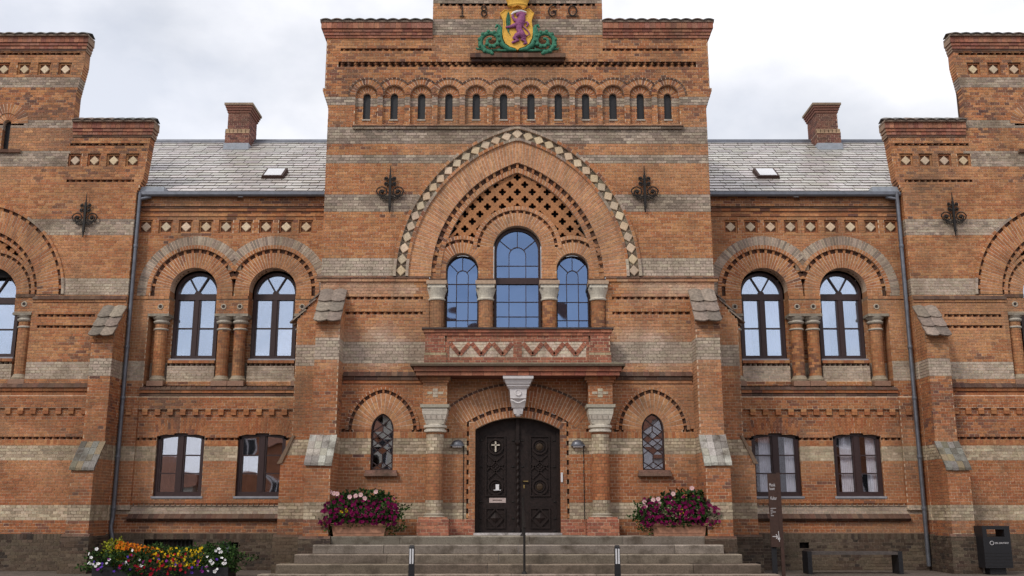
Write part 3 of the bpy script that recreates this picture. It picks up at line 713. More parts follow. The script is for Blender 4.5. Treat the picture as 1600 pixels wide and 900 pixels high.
# small pointed windows beside the porch
SA = 'side_window_arch'
for s in (-1, 1):
    SA = 'side_window_arch_%d' % (s + 1)
    cx = s * 2.87
    ring(SA, F0, ptf(cx, 3.12, .361, .121), ptf(cx, 3.11, .80, .146), lambda x, z: jit(lerp(rnd.choice(REDS), (.56, .29, .15), .5), .1), mod=.085, layers=3, wf=.010, wb=-.2, cand=True)
    dent(SA, F0, ptf(cx, 3.11, .80, .146), ptf(cx, 3.11, .875, .146), red_only, wf=.022, mod=.085)
    ring(SA, F0, ptf(cx, 3.11, .875, .146), ptf(cx, 3.11, .93, .146), red_only, mod=.09, wf=.03, wb=-.02)
    a = Acc(); w = -.1; hw = .235; f_ = ptf(cx, 3.12, .361, .121); f2 = ptf(cx, 3.12, .331, .121)
    for i in range(16):
        p = [f_(i/16), f_((i+1)/16), f2((i+1)/16), f2(i/16)]
        a.hexa([F0.p(*q, w + .03) for q in p], [F0.p(*q, w - .05) for q in p])
    for e in (-1, 1): bx(a, F0, *sorted((cx + e*hw, cx + e*(hw - .03))), 2.27, 3.12, w - .05, w + .03)
    bx(a, F0, cx - hw, cx + hw, 2.27, 2.30, w - .05, w + .03)
    gx = hw - .03
    def lead(p, q): lbar(a, F0, (cx + p[0]*gx, p[1]), (cx + q[0]*gx, q[1]), .02, w - .02, w + .012)
    zs_ = [2.30, 2.44, 2.58, 2.72, 2.86, 3.0, 3.14, 3.28]
    lead((-1, 2.30+.14), (0, 2.30)); lead((1, 2.44), (0, 2.30)); lead((-1, 2.30), (0, 2.44)); lead((1, 2.30), (0, 2.44))
    lead((0, 2.44), (0, 2.60)); 
    for k in (-1, 1):
        lead((k, 2.44), (0, 2.44+.0) if False else (k, 2.44)) if False else None
        lead((0, 2.60), (k, 2.76)); lead((k, 2.60), (0, 2.76)); lead((0, 2.76), (k, 2.92)); lead((k, 2.76), (0, 2.92))
        lead((0, 2.92), (k, 3.08)); lead((k, 2.92), (0, 3.08)); lead((0, 3.22), (k*.72, 3.34)); lead((k, 3.08), (0, 3.22)); lead((k, 2.46), (k, 2.60))
    lead((0, 3.08), (0, 3.22))
    win = a.build('window', 'wood', HALL)
    cells = []
    for z0 in (2.60, 2.76, 2.92):
        cells += [[(0, z0), (.5, z0 + .08), (0, z0 + .16), (-.5, z0 + .08)]]
        for k in (-1, 1): cells += [[(k, z0), (k*.5, z0 + .08), (k, z0 + .16)], [(0, z0), (k, z0), (k*.5, z0 + .08)], [(0, z0 + .16), (k, z0 + .16), (k*.5, z0 + .08)]]
    for k in (-1, 1):
        cells += [[(0, 2.44), (k*.5, 2.37), (k, 2.44), (k, 2.60), (0, 2.60)], [(0, 2.44), (k*.5, 2.37), (0, 2.30)], [(k, 2.30), (k*.5, 2.37), (k, 2.44)], [(0, 2.30), (k, 2.30), (k*.5, 2.37)]]
        cells += [[(0, 3.08), (k, 3.08), (0, 3.22)], [(k, 3.08), (k*.9, 3.2), (k*.72, 3.34), (0, 3.22)], [(0, 3.22), (k*.72, 3.34), (k*.4, 3.41), (0, 3.47)]]
    for cc in cells: pane(win, F0, [(cx + p*gx, q) for p, q in cc], w - .005, 'glass_lead', .012)
    backbox(win, F0, cx - hw, cx + hw, 2.27, 3.46, -.7, -.16)
    A = Acc(); bx(A, F0, cx - .33, cx + .33, 2.19, 2.27, -.1, .10, (.24, .13, .10)); bx(A, F0, cx - .35, cx + .35, 2.145, 2.20, -.02, .13, (.20, .12, .09))
    A.build('stone_sill', 'stone', win)

# ---------------------------------------------------------------- buttresses
def tiles_slope(name, x0, x1, cols, rows, top, bot, thick=.03, amp=.045, parent=None, axis='y', s=1, cols_c=None):
    """curved tiles on a sloping cap. axis 'y': slope falls towards the viewer, 'x': falls sideways"""
    cw_ = (x1 - x0) / cols
    for r_ in range(rows):
        for c2 in range(cols):
            a = Acc(); t0 = r_ / rows; t1 = min(1.04, (r_ + 1.18) / rows); col = jit(rnd.choice(cols_c or [(.24, .19, .155), (.29, .235, .19), (.19, .155, .13)]), .12)
            up = []; dn = []
            for j in range(5):
                t = t0 + (t1 - t0) * j / 4; lift = .012 + .05 * (j / 4)
                u_ = []; d_ = []
                for i in range(9):
                    q = i / 8; x = x0 + (c2 + q * 1.04 - .02) * cw_; hmp = amp * math.sin(math.pi * q); sag = .30 * math.sin(math.pi * q) * (j / 4) / rows
                    tt_ = t + sag
                    dy_, dz_ = bot[0] - top[0], bot[1] - top[1]; dl = math.hypot(dy_, dz_); sg = 1 if dy_ > 0 else -1
                    ny, nz3 = -dz_ / dl * sg, abs(dy_) / dl; o_ = lift + hmp
                    y = top[0] + dy_ * tt_ + ny * o_; z = top[1] + dz_ * tt_ + nz3 * o_
                    y2, z2 = y - ny * thick, z - nz3 * thick
                    P_ = (x, y, z) if axis == 'y' else (y, x, z)
                    u_.append(P_); d_.append((x, y2, z2) if axis == 'y' else (y2, x, z2))
                up.append(u_); dn.append(d_)
            a.grid(up, col); a.grid(dn, col)
            a.grid([up[-1], dn[-1]], col); a.grid([up[0], dn[0]], col)
            a.grid([[r[0] for r in up], [r[0] for r in dn]], col); a.grid([[r[-1] for r in up], [r[-1] for r in dn]], col)
            a.build(name, 'tile', parent, smooth=False)
def slabs_slope(x0, x1, cols, rows, top, bot, parent, cols_c):
    for r_ in range(rows):
        for c2 in range(cols):
            a = Acc(); x_a = x0 + (x1 - x0) * (c2 + .02) / cols; x_b = x0 + (x1 - x0) * (c2 + .98) / cols; t0 = (r_ + .02) / rows; t1 = (r_ + .98) / rows
            P_ = lambda x, t, l: (x, top[0] + (bot[0] - top[0]) * t, top[1] + (bot[1] - top[1]) * t + l)
            l = rnd.uniform(.0, .012)
            a.hexa([P_(x_a, t0, l), P_(x_b, t0, l), P_(x_b, t1, l), P_(x_a, t1, l)], [P_(x_a, t0, l - .06), P_(x_b, t0, l - .06), P_(x_b, t1, l - .06), P_(x_a, t1, l - .06)], jit(rnd.choice(cols_c), .12), True)
            a.build('cap_stone', 'stone', parent)
CAPS = []
def buttress(key, x0, x1, Y, pal, bands, zu=5.42, zt=6.14, yu=.55, yl=1.0, zl=2.40, zl2=2.95, light=True, zoff=0):
    """front buttress standing on wall plane Y: upper stage, tiled cap, lower stage, stone cap"""
    fu = front(Y - yu); fl = front(Y - yl)
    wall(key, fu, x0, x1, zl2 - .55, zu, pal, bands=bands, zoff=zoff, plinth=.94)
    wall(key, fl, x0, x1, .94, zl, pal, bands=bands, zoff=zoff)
    wall(key, front(Y - yl - .06), x0 - .07, x1 + .05, 0, .90, PAL_PL, plinth=99); slopecap(key, fl, x0 - .07, x1 + .05, .90, .95, .06, palD)
    for x, mk in ((x0, faceL), (x1, faceR)):
        wall(key, mk(x), lambda z: Y - yu + max(0, (z - zu) / (zt - zu) * (yu - .0)), Y, zl2 - .5, zt - .03, pal, bands=bands, cand=False, zoff=zoff)
        wall(key, mk(x), lambda z: Y - yl + max(0, (z - zl) / (zl2 - zl) * (yl - yu)), Y, .0, zl2, pal, bands=bands, cand=False, zoff=zoff, w=-.004)
        wall(key, mk(x + (.05 if x == x1 else -.07)), Y - yl - .06, Y, 0, .90, PAL_PL, plinth=99, cand=False)
    A = part(key)
    A.quad((x0, Y - yu, zu), (x1, Y - yu, zu), (x1, Y, zt), (x0, Y, zt), (.2, .12, .09)); A.quad((x0, Y - yl, zl), (x1, Y - yl, zl), (x1, Y - yu, zl2), (x0, Y - yu, zl2), (.2, .12, .09))
    ledge(key, fu, x0 - .015, x1 + .015, 5.20, 5.255, .02, pal, step=.12); ledge(key, fu, x0 - .015, x1 + .015, 5.30, 5.36, .03, pal, step=.12)
    ledge(key, fu, x0 - .02, x1 + .02, 5.36, 5.42, .045, palD, step=.12); ledge(key, fl, x0 - .02, x1 + .02, zl - .07, zl, .035, palD, step=.12)
    bx(A, fu, x0, x1, zl2 - .5, zl2 - .49, -.5, 0)
    CAPS.append(('t', key, x0 - .03, x1 + .03, (Y, zt + .0), (Y - yu - .10, zu - .06)))
    CAPS.append(('s', key, x0 - .03, x1 + .03, (Y - yu, zl2 + .02), (Y - yl - .06, zl - .03), light))
BU = 'buttress'
for s in (-1, 1):
    x0, x1 = sorted((s * 3.76, s * 4.26))
    buttress('buttress_%d' % (s + 1), x0, x1, 0, palC, BC)
    k2 = 'side_buttress_%d' % (s + 1)
    fs = front(.4)
    def ue(z, s=s):
        if z < 2.44: return 5.09
        if z < 2.99: return 5.09 - (z - 2.44) / .55 * .22
        if z < 5.56: return 4.87
        return 4.87 - (z - 5.56) / .68 * .55
    if s < 0: wall(k2, fs, lambda z: -ue(z), -4.29, .94, 6.22, palC, bands=BC)
    else: wall(k2, fs, 4.29, ue, .94, 6.22, palC, bands=BC)
    wall(k2, front(.34), *sorted((s*4.29, s*5.16)), 0, .90, PAL_PL, plinth=99); slopecap(k2, fs, *sorted((s*4.29, s*5.16)), .90, .95, .06, palD)
    mk = faceL if s < 0 else faceR
    wall(k2, mk(s*5.09), .4, 1.0, 0, 2.44, palC, cand=False, bands=BC); wall(k2, mk(s*4.87), .4, 1.0, 2.4, 5.56, palC, cand=False, bands=BC)
    wall(k2, mk(s*5.16), .34, 1.0, 0, .9, PAL_PL, plinth=99, cand=False)
    A = part(k2)
    A.hexa([(s*5.16, .36, 2.42), (s*4.86, .36, 3.02), (s*4.80, .36, 3.02), (s*5.06, .36, 2.42)], [(s*5.16, 1.02, 2.42), (s*4.86, 1.02, 3.02), (s*4.80, 1.02, 3.02), (s*5.06, 1.02, 2.42)], (.20, .14, .10), True)
    A.quad((s*4.87, 1.0, 5.56), (s*4.29, 1.0, 6.24), (s*4.29, .4, 6.24), (s*4.87, .4, 5.56), (.3, .15, .1))
    CAPS.append(('x', k2, .36, 1.02, (s*4.27, 6.27), (s*4.90, 5.55)))

# ---------------------------------------------------------------- porch with balcony
PK = 'porch'; FP = front(-.40)
for s in (-1, 1):
    cx = s * 1.73; X = lambda a, b: tuple(sorted((s * a, s * b))); PK = 'porch_plinth_%d' % (s + 1)
    bx(part(PK), front(-.52), *X(1.41, 2.05), .94, 1.27, -.5, -.004, (.35, .2, .13))
    wall(PK, front(-.52), *X(1.41, 2.05), .94, 1.27, palP, plinth=0, zoff=.94 - 14*CO)
    for e, mk in ((1.41, faceL if s > 0 else faceR), (2.05, faceR if s > 0 else faceL)): wall(PK, mk(s*e), -.52, 0, .94, 1.27, palP, plinth=0, cand=False)
    slopecap(PK, front(-.52), *X(1.43, 2.03), 1.27, 1.31, .0, palP, wt=-.06)
    # pier above the capital
    PK = 'porch_pier_%d' % (s + 1)
    bx(part(PK), FP, *X(1.485, 1.985), 3.60, 4.19, -.4, -.004, (.35, .22, .15))
    wall(PK, FP, *X(1.485, 1.985), 3.60, 4.07, red_only, plinth=0)
    for e, mk in ((1.485, faceL if s > 0 else faceR), (1.985, faceR if s > 0 else faceL)): wall(PK, mk(s*e), -.40, 0, 3.60, 4.07, red_only, plinth=0, cand=False)
    A = part(PK)
    for (dx, dz, w_, h_) in ((-.115, 0, .11, .055), (0, 0, .11, .055), (.115, 0, .11, .055), (0, .063, .11, .058), (0, -.063, .11, .058)):
        bx(A, FP, cx + dx - w_/2 + .003, cx + dx + w_/2 - .003, 3.85 + dz - h_/2, 3.85 + dz + h_/2, 0, .014, jit((.50, .44, .34), .08))
    ledge(PK, FP, *X(1.45, 2.02), 4.07, 4.12, .03, palC, w0=-.38, step=.12); ledge(PK, FP, *X(1.41, 2.06), 4.125, 4.19, .07, palC, w0=-.38, step=.12)
# soffit arch wall above the door
ring('door_arch', F0, arcf(0, 1.68, 1.70, 122.9, 57.1), arcf(0, 1.68, 1.84, 122.9, 57.1), red_only, mod=.072, wf=.012, wb=-.28)
dent('door_arch', F0, arcf(0, 1.68, 1.84, 124.5, 55.5), arcf(0, 1.68, 1.925, 124.5, 55.5), red_only, wf=.015, mod=.085)
ring('door_arch', F0, arcf(0, 1.68, 1.925, 130, 50), arcf(0, 1.68, 2.38, 130, 50), red_only, mod=.075, layers=2, wf=.013, wb=-.02, cond=lambda x, z: abs(x) < 1.46)
ring('door_arch', F0, arcf(0, 1.68, 2.38, 130, 50), arcf(0, 1.68, 2.43, 130, 50), palD, mod=.12, wf=.03, wb=-.02, cond=lambda x, z: abs(x) < 1.6)
for s in (-1, 1):
    X = lambda a, b: tuple(sorted((s * a, s * b)))
    wall('door_arch', F0, *X(.90, 1.03), .94, 3.28, red_only, plinth=0, bands=(), w=.004, ph=-.06)
    reveal('door_arch', F0, s*.90, .94, 3.2, .005, -.3, red_only)
    reveal('door_arch', F0, s*1.03, 1.28, 3.25, .005, -.06, red_only); reveal('door_arch', F0, s*1.085, 1.28, 3.3, .005, -.06, red_only)
    z = 1.28; i = 0
    while z < 3.22:
        bx(part('door_arch'), F0, *X(1.03, 1.085), z + .003, z + CO * 1.5 - .003, -.06, -.05 if i % 2 else -.004, jit((.08, .045, .035), .2) if i % 2 else palS(0, z)); z += CO * 1.5; i += 1
    wall('door_arch', front(-.012), *X(.90, 1.41), .94, 1.27, palP, plinth=0)
# balcony
BK = 'balcony'
bx(part(BK), F0, -2.12, 2.12, 4.19, 4.42, -.05, .595, (.16, .06, .045))
ledge(BK, F0, -2.13, 2.13, 4.195, 4.28, .60, palP, w0=.0); ledge(BK, F0, -2.17, 2.17, 4.285, 4.375, .64, palP, w0=.0, step=.24)
bx(part(BK), F0, -2.24, 2.24, 4.38, 4.425, 0, .71, (.10, .075, .055)); bx(part(BK), F0, -2.20, 2.20, 4.425, 4.455, 0, .67, (.28, .25, .18))
FB = front(-.45)
bx(part(BK), FB, -1.94, 1.94, 4.45, 5.14, -.11, -.03, (.33, .2, .14))
for s in (-1, 1):
    fe = (faceR if s > 0 else faceL)(s * 1.95); wall(BK, fe, -.45, 0, 4.46, 5.1, palP, plinth=0, cand=False); bx(part(BK), fe, -.45, 0, 4.45, 5.14, -.1, -.01, (.33, .2, .14))
    X = lambda a, b: tuple(sorted((s * a, s * b)))
    wall(BK, FB, *X(1.50, 1.97), 4.46, 4.64, palP, plinth=0, w=.03, depth=.06); wall(BK, FB, *X(1.54, 1.95), 4.69, 5.06, palP, plinth=0, w=.02, depth=.05, ph=-.05)
    ledge(BK, FB, *X(1.50, 1.97), 4.64, 4.69, .035, lambda x, z, y=0: jit((.42, .34, .22), .1), step=.12)
    # zigzag panel
    px0, px1 = X(.09, 1.45); pz0, pz1 = 4.60, 4.93
    wall(BK, FB, px0, px1, pz0, pz1, lambda x, z, y=0: jit((.60, .50, .40), .06), plinth=0, w=-.012, cand=False)
    A = part(BK)
    for v in range(3):
        a0 = px0 + (px1 - px0) * v / 3; L_ = (px1 - px0) / 3
        for (p, q) in (((a0 + .02, pz1 - .03), (a0 + L_/2, pz0 + .05)), ((a0 + L_/2, pz0 + .05), (a0 + L_ - .02, pz1 - .03))):
            d = math.dist(p, q); ux, uz = (q[0]-p[0])/d, (q[1]-p[1])/d; nx_, nz2 = -uz, ux; m_ = 5
            for k in range(m_):
                t0 = d * k / m_ + .004; t1 = d * (k + 1) / m_ - .004; h = .043
                P4 = [(p[0] + ux*t + nx_*e, p[1] + uz*t + nz2*e) for t, e in ((t0, -h), (t1, -h), (t1, h), (t0, h))]
                P4 = [(x, min(max(z, pz0), pz1)) for x, z in P4]
                A.hexa([FB.p(*k2_, .014) for k2_ in P4], [FB.p(*k2_, -.02) for k2_ in P4], palP(0, 0))
wall(BK, FB, -1.5, 1.5, 4.46, 4.60, palP, plinth=0, w=.002); wall(BK, FB, -1.5, 1.5, 4.93, 5.06, palP, plinth=0, w=.002, zoff=-.003)
wall(BK, FB, -.09, .09, 4.60, 4.93, palP, plinth=0, w=.002, ph=-.09)
for s in (-1, 1): wall(BK, FB, *sorted((s*1.45, s*1.54)), 4.60, 4.93, palP, plinth=0, w=.002, ph=.02)
ledge(BK, FB, -1.97, 1.97, 5.06, 5.12, .035, palP, w0=-.15, step=.12); ledge(BK, FB, -2.0, 2.0, 5.125, 5.19, .06, palP, w0=-.15, step=.24)
bx(part(BK), FB, -2.03, 2.03, 5.19, 5.225, -.17, .09, (.06, .055, .06))

# ---------------------------------------------------------------- link bays
def link(s):
    ox = .07 if s > 0 else 0
    def X(a, b): return tuple(sorted((s * a + ox, s * b + ox)))
    def x1(a): return s * a + ox
    key = 'link_%d' % (s + 1); Y = 2.1; F = front(Y); LA = 'link_arch_%d' % (s + 1)
    c1, c2 = 7.77, 5.87; r0 = .565; zc = 6.60
    dia = [5.14 + i * .4885 for i in range(9)]
    def blk(z):
        b = []
        for c in (c1, c2):
            if zc <= z < 7.9:
                h = math.sqrt(max(0, 1.30 ** 2 - (z - zc) ** 2)); b.append(X(c - h, c + h))
            if 6.4 < z < zc: b.append(X(c - 1.3, c + 1.3))
            if z < 3.22 and z > 1.72:
                top = 3.12 if z > 3.12 else 0
                hh = .56 if z < 3.13 else .56 * math.sqrt(max(0, (3.20 - z) / .08))
                cc = {c1: 7.825, c2: 5.93}[c]
                if z < 3.20: b.append(X(cc - hh, cc + hh))
        if 8.027 < z < 8.36: b += [X(d - .17, d + .17) for d in dia]
        if 4.30 < z < 6.4: b.append(X(4.2, 8.80))
        if 3.03 < z < 3.093: b += [X(6.49, 7.26), X(8.39, 8.85), X(4.3, 5.37)]
        return b
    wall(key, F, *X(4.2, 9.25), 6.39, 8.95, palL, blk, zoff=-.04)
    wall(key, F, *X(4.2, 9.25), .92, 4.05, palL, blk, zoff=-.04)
    wall(key, F, *X(8.80, 9.25), 4.05, 6.40, palL, zoff=-.04)          # pilaster upper
    # pilaster strip below
    wall(key, F, *X(8.85, 9.22), 1.45, 4.05, palL, lambda z: [X(8.9, 9.2)] if False else [], zoff=-.04, w=.07, depth=.09)
    wall(key, F, *X(4.2, 8.85), 3.75, 4.05, palL, zoff=-.04, w=.06, depth=.08)
    blocks_row(key, F, *X(4.4, 8.84), 3.615, 3.75, palS, pitch=.278, w1=.06)
    blocks_row(key, F, *X(8.9, 9.2), 3.615, 3.75, palS, pitch=.28, w1=.12)
    for u in ((6.49, 7.26), (8.39, 8.85), (4.3, 5.37)): teeth(key, F, *X(*u), 3.03, 3.09, palL, pitch=.16)
    soldier(key, F, *X(4.2, 8.85), 2.915, 3.03, palS, w=0, blocks=lambda z: [X(7.26, 8.39), X(5.37, 6.49)])
    # frieze mouldings
    ledge(key, F, *X(4.2, 9.2), 8.58, 8.645, .05, palL); ledge(key, F, *X(4.2, 9.2), 8.45, 8.505, .03, palL); slopecap(key, F, *X(4.2, 9.2), 8.645, 8.70, .07, palD)
    wall(key, F, *X(4.2, 9.25), 8.70, 8.95, palL, lambda z: [X(6.70, 6.84)] if z > 8.8 else [], zoff=-.04, w=.05, depth=.05)
    A = part(key); bx(A, F, *X(6.70, 6.84), 8.79, 8.93, -.2, -.15, (.02, .015, .012))
    for d in dia:
        if d + .1 > 9.2: continue
        a_, b_ = X(d - .17, d + .17); zz0, zz1 = 8.027, 8.36
        bx(A, F, a_, b_, zz0, zz1, -.10, -.07, (.20, .10, .065))
        for (p, q, r_, t_) in ((a_, a_ + .045, zz0, zz1), (b_ - .045, b_, zz0, zz1), (a_ + .045, b_ - .045, zz1 - .045, zz1), (a_ + .045, b_ - .045, zz0, zz0 + .045)):
            bx(A, F, p + .002, q - .002, r_ + .002, t_ - .002, -.08, -.035, palS(0, 0))
        for e in (a_, b_): reveal(key, F, e, zz0, zz1, 0, -.07, red_only)
        A.quad(F.p(a_, zz1, 0), F.p(b_, zz1, 0), F.p(b_, zz1, -.07), F.p(a_, zz1, -.07), (.3, .14, .08))
        DIAMONDS.append((F, x1(d), 8.193, .125, math.pi / 2, -.025))
    # double arches
    mid = (c1 + c2) / 2
    for c, side in ((c1, 1), (c2, -1)):
        cx = x1(c); cond = lambda x, z, side=side: (abs(x - ox) - mid) * side > 0
        ring(LA, F, arcf(cx, zc, r0), arcf(cx, zc, .93), red_only, mod=.07, layers=2, wf=.0, wb=-.34)
        dent(LA, F, arcf(cx, zc, .93), arcf(cx, zc, 1.03), red_only, wf=.0, mod=.10, cond=cond)
        ring(LA, F, arcf(cx, zc, 1.03), arcf(cx, zc, 1.12), red_only, mod=.072, wf=.03, wb=-.08, cond=cond)
        ring(LA, F, arcf(cx, zc, 1.12), arcf(cx, zc, 1.345), palG, mod=.072, wf=.015, wb=-.02, cond=cond)
        for e in (r0, -r0): reveal(LA, F, x1(c + e), 6.4, zc, 0, -.34, red_only)
        # legs of the rings below the springing
        for sd in (-1, 1):
            for (ra, rb, pl, wf) in ((r0, .93, red_only, 0), (1.03, 1.12, red_only, .03), (1.12, 1.345, palG, .015)):
                if sd != side and ra > .94: continue
                u = X(c + sd * ra, c + sd * rb)
                wall(LA, F, *u, 6.46, zc, pl, plinth=0, w=wf - .006, depth=.05, cand=False)
        bx(part(LA), F, *X(c - 1.02 if side < 0 else c + .93, c - .93 if side < 0 else c + 1.03), 6.46, zc, -.09, -.06, (.1, .06, .045))
        win_link(F, cx, 4.98, zc - .02, .53, -.36, 'glass_sky', curt=(s > 0))
    bx(part(LA), F, *X(mid - .16, mid + .16), 7.10, 7.62, -.03, -.004, (.30, .22, .16))
    # imposts, ceramic rings, columns
    for (a0, a1) in ((8.33, 8.82), (6.44, 7.20), (4.2, 5.31)):
        ledge(LA, F, *X(a0, a1), 6.39, 6.455, .03, palL, w0=-.34, step=.12); wall(LA, F, *X(a0, a1), 6.03, 6.39, palL, zoff=-.04, depth=.34, w=-.002)
        bx(part(LA), F, *X(a0 - .02, a1 + .02 if a1 < 8 else a1 - .01), 5.965, 6.03, -.34, .035, (.30, .27, .22))
    ledge(key, F, *X(8.82, 9.24), 6.39, 6.455, .03, palL)
    BACK = front(Y + .36)
    wall(LA, BACK, *X(4.2, 8.82), 4.30, 6.45, palL, lambda z: [X(c1 - .55, c1 + .55), X(c2 - .55, c2 + .55)] if z > 4.9 else [], zoff=-.04, cand=False)
    wall(LA, front(Y + .2), *X(c1 - .56, c1 + .56), 4.44, 4.80, palL, zoff=-.04, depth=.1); wall(LA, front(Y + .2), *X(c2 - .56, c2 + .56), 4.44, 4.80, palL, zoff=-.04, depth=.1)
    for c in (c1, c2):
        u = X(c - .56, c + .56); teeth(LA, front(Y + .2), *u, 4.80, 4.87, palG, pitch=.12); ledge(LA, front(Y + .2), *u, 4.87, 4.935, .02, palS, w0=-.16, step=.12)
        wall(LA, front(Y + .16), *u, 4.3, 4.44, palL, zoff=-.04, depth=.14)
    reveal(LA, F, x1(8.80), 4.3, 6.4, 0, -.36, red_only)
    for c in (8.53, 7.02, 6.63, 5.14):
        cx, cy = x1(c), Y + .17
        CO_L.append((cx, cy, s))
    # weathered string under the columns and proud band
    slopecap(key, F, *X(4.2, 8.85), 4.20, 4.31, .12, palD, wt=-.05); ledge(key, F, *X(4.2, 8.85), 4.13, 4.20, .09, palL); ledge(key, F, *X(4.2, 8.85), 4.055, 4.11, .07, palD)
    bx(part(key), F, *X(4.2, 8.82), 4.26, 4.31, -.36, -.02, (.2, .14, .1))
    wall(key, F, *X(8.82, 9.25), 4.05, 4.3, palL, zoff=-.04, w=.004)
    # lower windows
    for cc in (7.825, 5.93):
        cx = x1(cc)
        rise = .075; hw = .56; RR = (hw*hw + rise*rise) / (2*rise); cz = 3.20 - RR; am_ = math.degrees(math.asin(hw/RR))
        fi = arcf(cx, cz, RR, 90 + am_, 90 - am_); fo = arcf(cx, cz, RR + .36, 90 + am_ * .98, 90 - am_ * .98)
        ring(LA, F, fi, fo, red_only, mod=.072, layers=2, wf=.011, wb=-.12)
        for e in (-.56, .56): reveal(LA, F, x1(cc + e), 1.72, 3.14, 0, -.14, palL)
        win_low(F, cx, 1.76, 3.20, .555, -.10, curt=(s > 0))
    # base mouldings
    ledge(key, F, *X(4.2, 8.86), 1.60, 1.65, .03, palL); teeth(key, F, *X(4.2, 8.86), 1.545, 1.6, palG, pitch=.12, w=.035)
    slopecap(key, F, *X(4.2, 8.90), 1.26, 1.37, .13, palD, wt=.0); slopecap(key, F, *X(4.2, 8.90), 1.20, 1.262, .06, palD, wt=.13)
    # plinth
    FPl = front(Y - .05)
    gr = X(7.36, 8.48)
    bl = lambda z: ([gr] if .53 < z < .80 and s < 0 else []) + ([X(6.33, 6.55)] if .58 < z < .72 else [])
    soldier(key, FPl, *X(4.2, 9.25), .80, .93, PAL_PL, w=.0); wall(key, FPl, *X(4.2, 9.25), 0, .80, PAL_PL, bl, plinth=99)
    part(key).quad(FPl.p(X(4.2, 9.25)[0], .93, .0), FPl.p(X(4.2, 9.25)[1], .93, 0), FPl.p(X(4.2, 9.25)[1], .95, -.06), FPl.p(X(4.2, 9.25)[0], .95, -.06), (.15, .1, .07))
    if s < 0:
        bx(part(key), FPl, *gr, .50, .82, -.25, -.15, (.02, .018, .016)); a = Acc()
        for k in range(12): bx(a, FPl, gr[0] + .05 + k * .095, gr[0] + .07 + k * .095, .53, .80, -.12, -.10)
        bx(a, FPl, gr[0], gr[1], .77, .80, -.14, -.08); a.build('cellar_grille', 'iron', HALL)
    bx(part(key), FPl, *X(6.33, 6.55), .56, .74, -.2, -.12, (.012, .01, .01))
    # inner backing wall
    a = Acc(); bx(a, front(Y + 1.4), *X(4.2, 9.3), 0, 8.9, -.05, 0); a.build('inner_wall', 'dark', HALL)
    # roof
    y0, z0, sl = Y - .12, 8.98, math.tan(R(35)); y1 = 6.17; L_ = (y1 - y0) / math.cos(R(35))
    a = Acc(); u = X(4.25, 11.4)
    a.hexa([(u[0], y0, z0), (u[1], y0, z0), (u[1], y1, z0 + (y1-y0)*sl), (u[0], y1, z0 + (y1-y0)*sl)], [(u[0], y0, z0 - .06), (u[1], y0, z0 - .06), (u[1], y1 + .1, z0 + (y1-y0)*sl - .08), (u[0], y1 + .1, z0 + (y1-y0)*sl - .08)], (.05, .045, .04), True)
    rf = a.build('roof', 'slate', HALL)
    cosr, sinr = math.cos(R(35)), math.sin(R(35)); rows = 22; rl = L_ / rows; sw = .40
    for r_ in range(rows):
        x = u[0] - (sw * .5 if r_ % 2 else 0) + rnd.uniform(-.03, .03)
        while x < u[1]:
            w_ = sw + rnd.uniform(-.05, .05); xa = max(x, u[0]) + .008; xb = min(x + w_, u[1]) - .008; x += w_
            if xb - xa < .03: continue
            d0 = r_ * rl - .01; d1 = d0 + rl * 1.15; l0 = .022 + rnd.uniform(0, .008); l1 = .004; sk = rnd.uniform(-.006, .006)
            def P_(xx, d, l): return (xx, y0 + d * cosr - l * sinr, z0 + d * sinr + l * cosr)
            col = jit(rnd.choice([(.53, .50, .48), (.56, .53, .51), (.50, .47, .46), (.57, .54, .51), (.51, .48, .44)]), .1)
            SLATES.append((r_, rf, [P_(xa, d0 + sk, l0), P_(xb, d0 - sk, l0 + rnd.uniform(-.003, .003)), P_(xb, d1, l1), P_(xa, d1, l1)], [P_(xa, d0 + sk, l0 - .02), P_(xb, d0 - sk, l0 - .02), P_(xb, d1, l1 - .01), P_(xa, d1, l1 - .01)], col))
    zr = z0 + (y1-y0)*sl
    a = Acc(); tube(a, [(u[0], y1, zr + .02), (u[1], y1, zr + .02)], .07, 8); bx(a, front(y1 - .03), u[0], u[1], zr - .09, zr + .0, -.03, .09); a.build('ridge_cap', 'zinc', rf)
    # gutter, downpipe
    a = Acc(); tube(a, [(u[0] - .02, y0 - .06, z0 - .02), (u[1], y0 - .06, z0 - .02)], .065, 10)
    bx(a, front(y0 - .06), u[0], u[1], z0 - .03, z0 + .035, -.03, .062)
    g_ = a.build('gutter', 'zinc', HALL)
    for k in range(8):
        a = Acc(); xx = u[0] + (u[1] - u[0]) * (k + .5) / 8; tube(a, [(xx - .012, y0 - .06, z0 - .02), (xx + .012, y0 - .06, z0 - .02)], .07, 10); a.build('gutter_bracket', 'zinc', g_)
    a = Acc(); bx(a, front(y0 - .02), *X(8.60, 9.24), z0 + .03, z0 + .17, -.4, .05); a.build('flashing', 'lead', rf)
    px = x1(9.165); a = Acc(); py = Y - .22
    tube(a, [(px, py, 8.98), (px, py, 1.30), (px + s*.03, py, 1.1), (px - s*.03, py - .02, .85), (px, py, .55), (px, py, .22)] if s < 0 else [(px, py, 8.98), (px, py, .22)], .05, 12)
    tube(a, [(px - s*.25, py + .08, 8.90), (px, py, 8.82)], .045, 10)
    dp = a.build('downpipe', 'zinc', HALL, smooth=True)
    for zz in (7.6, 5.15, 3.95, 2.6, 1.45):
        a = Acc(); lathe(a, px, py, [(zz, .057), (zz + .04, .062), (zz + .08, .057)], 12); a.build('pipe_collar', 'zinc', dp)
    # chimney
    chx, chy = (-7.95 if s < 0 else 8.90), 5.5
    ck = 'chimney_%d' % (s + 1); Fc = front(chy); hw = .335
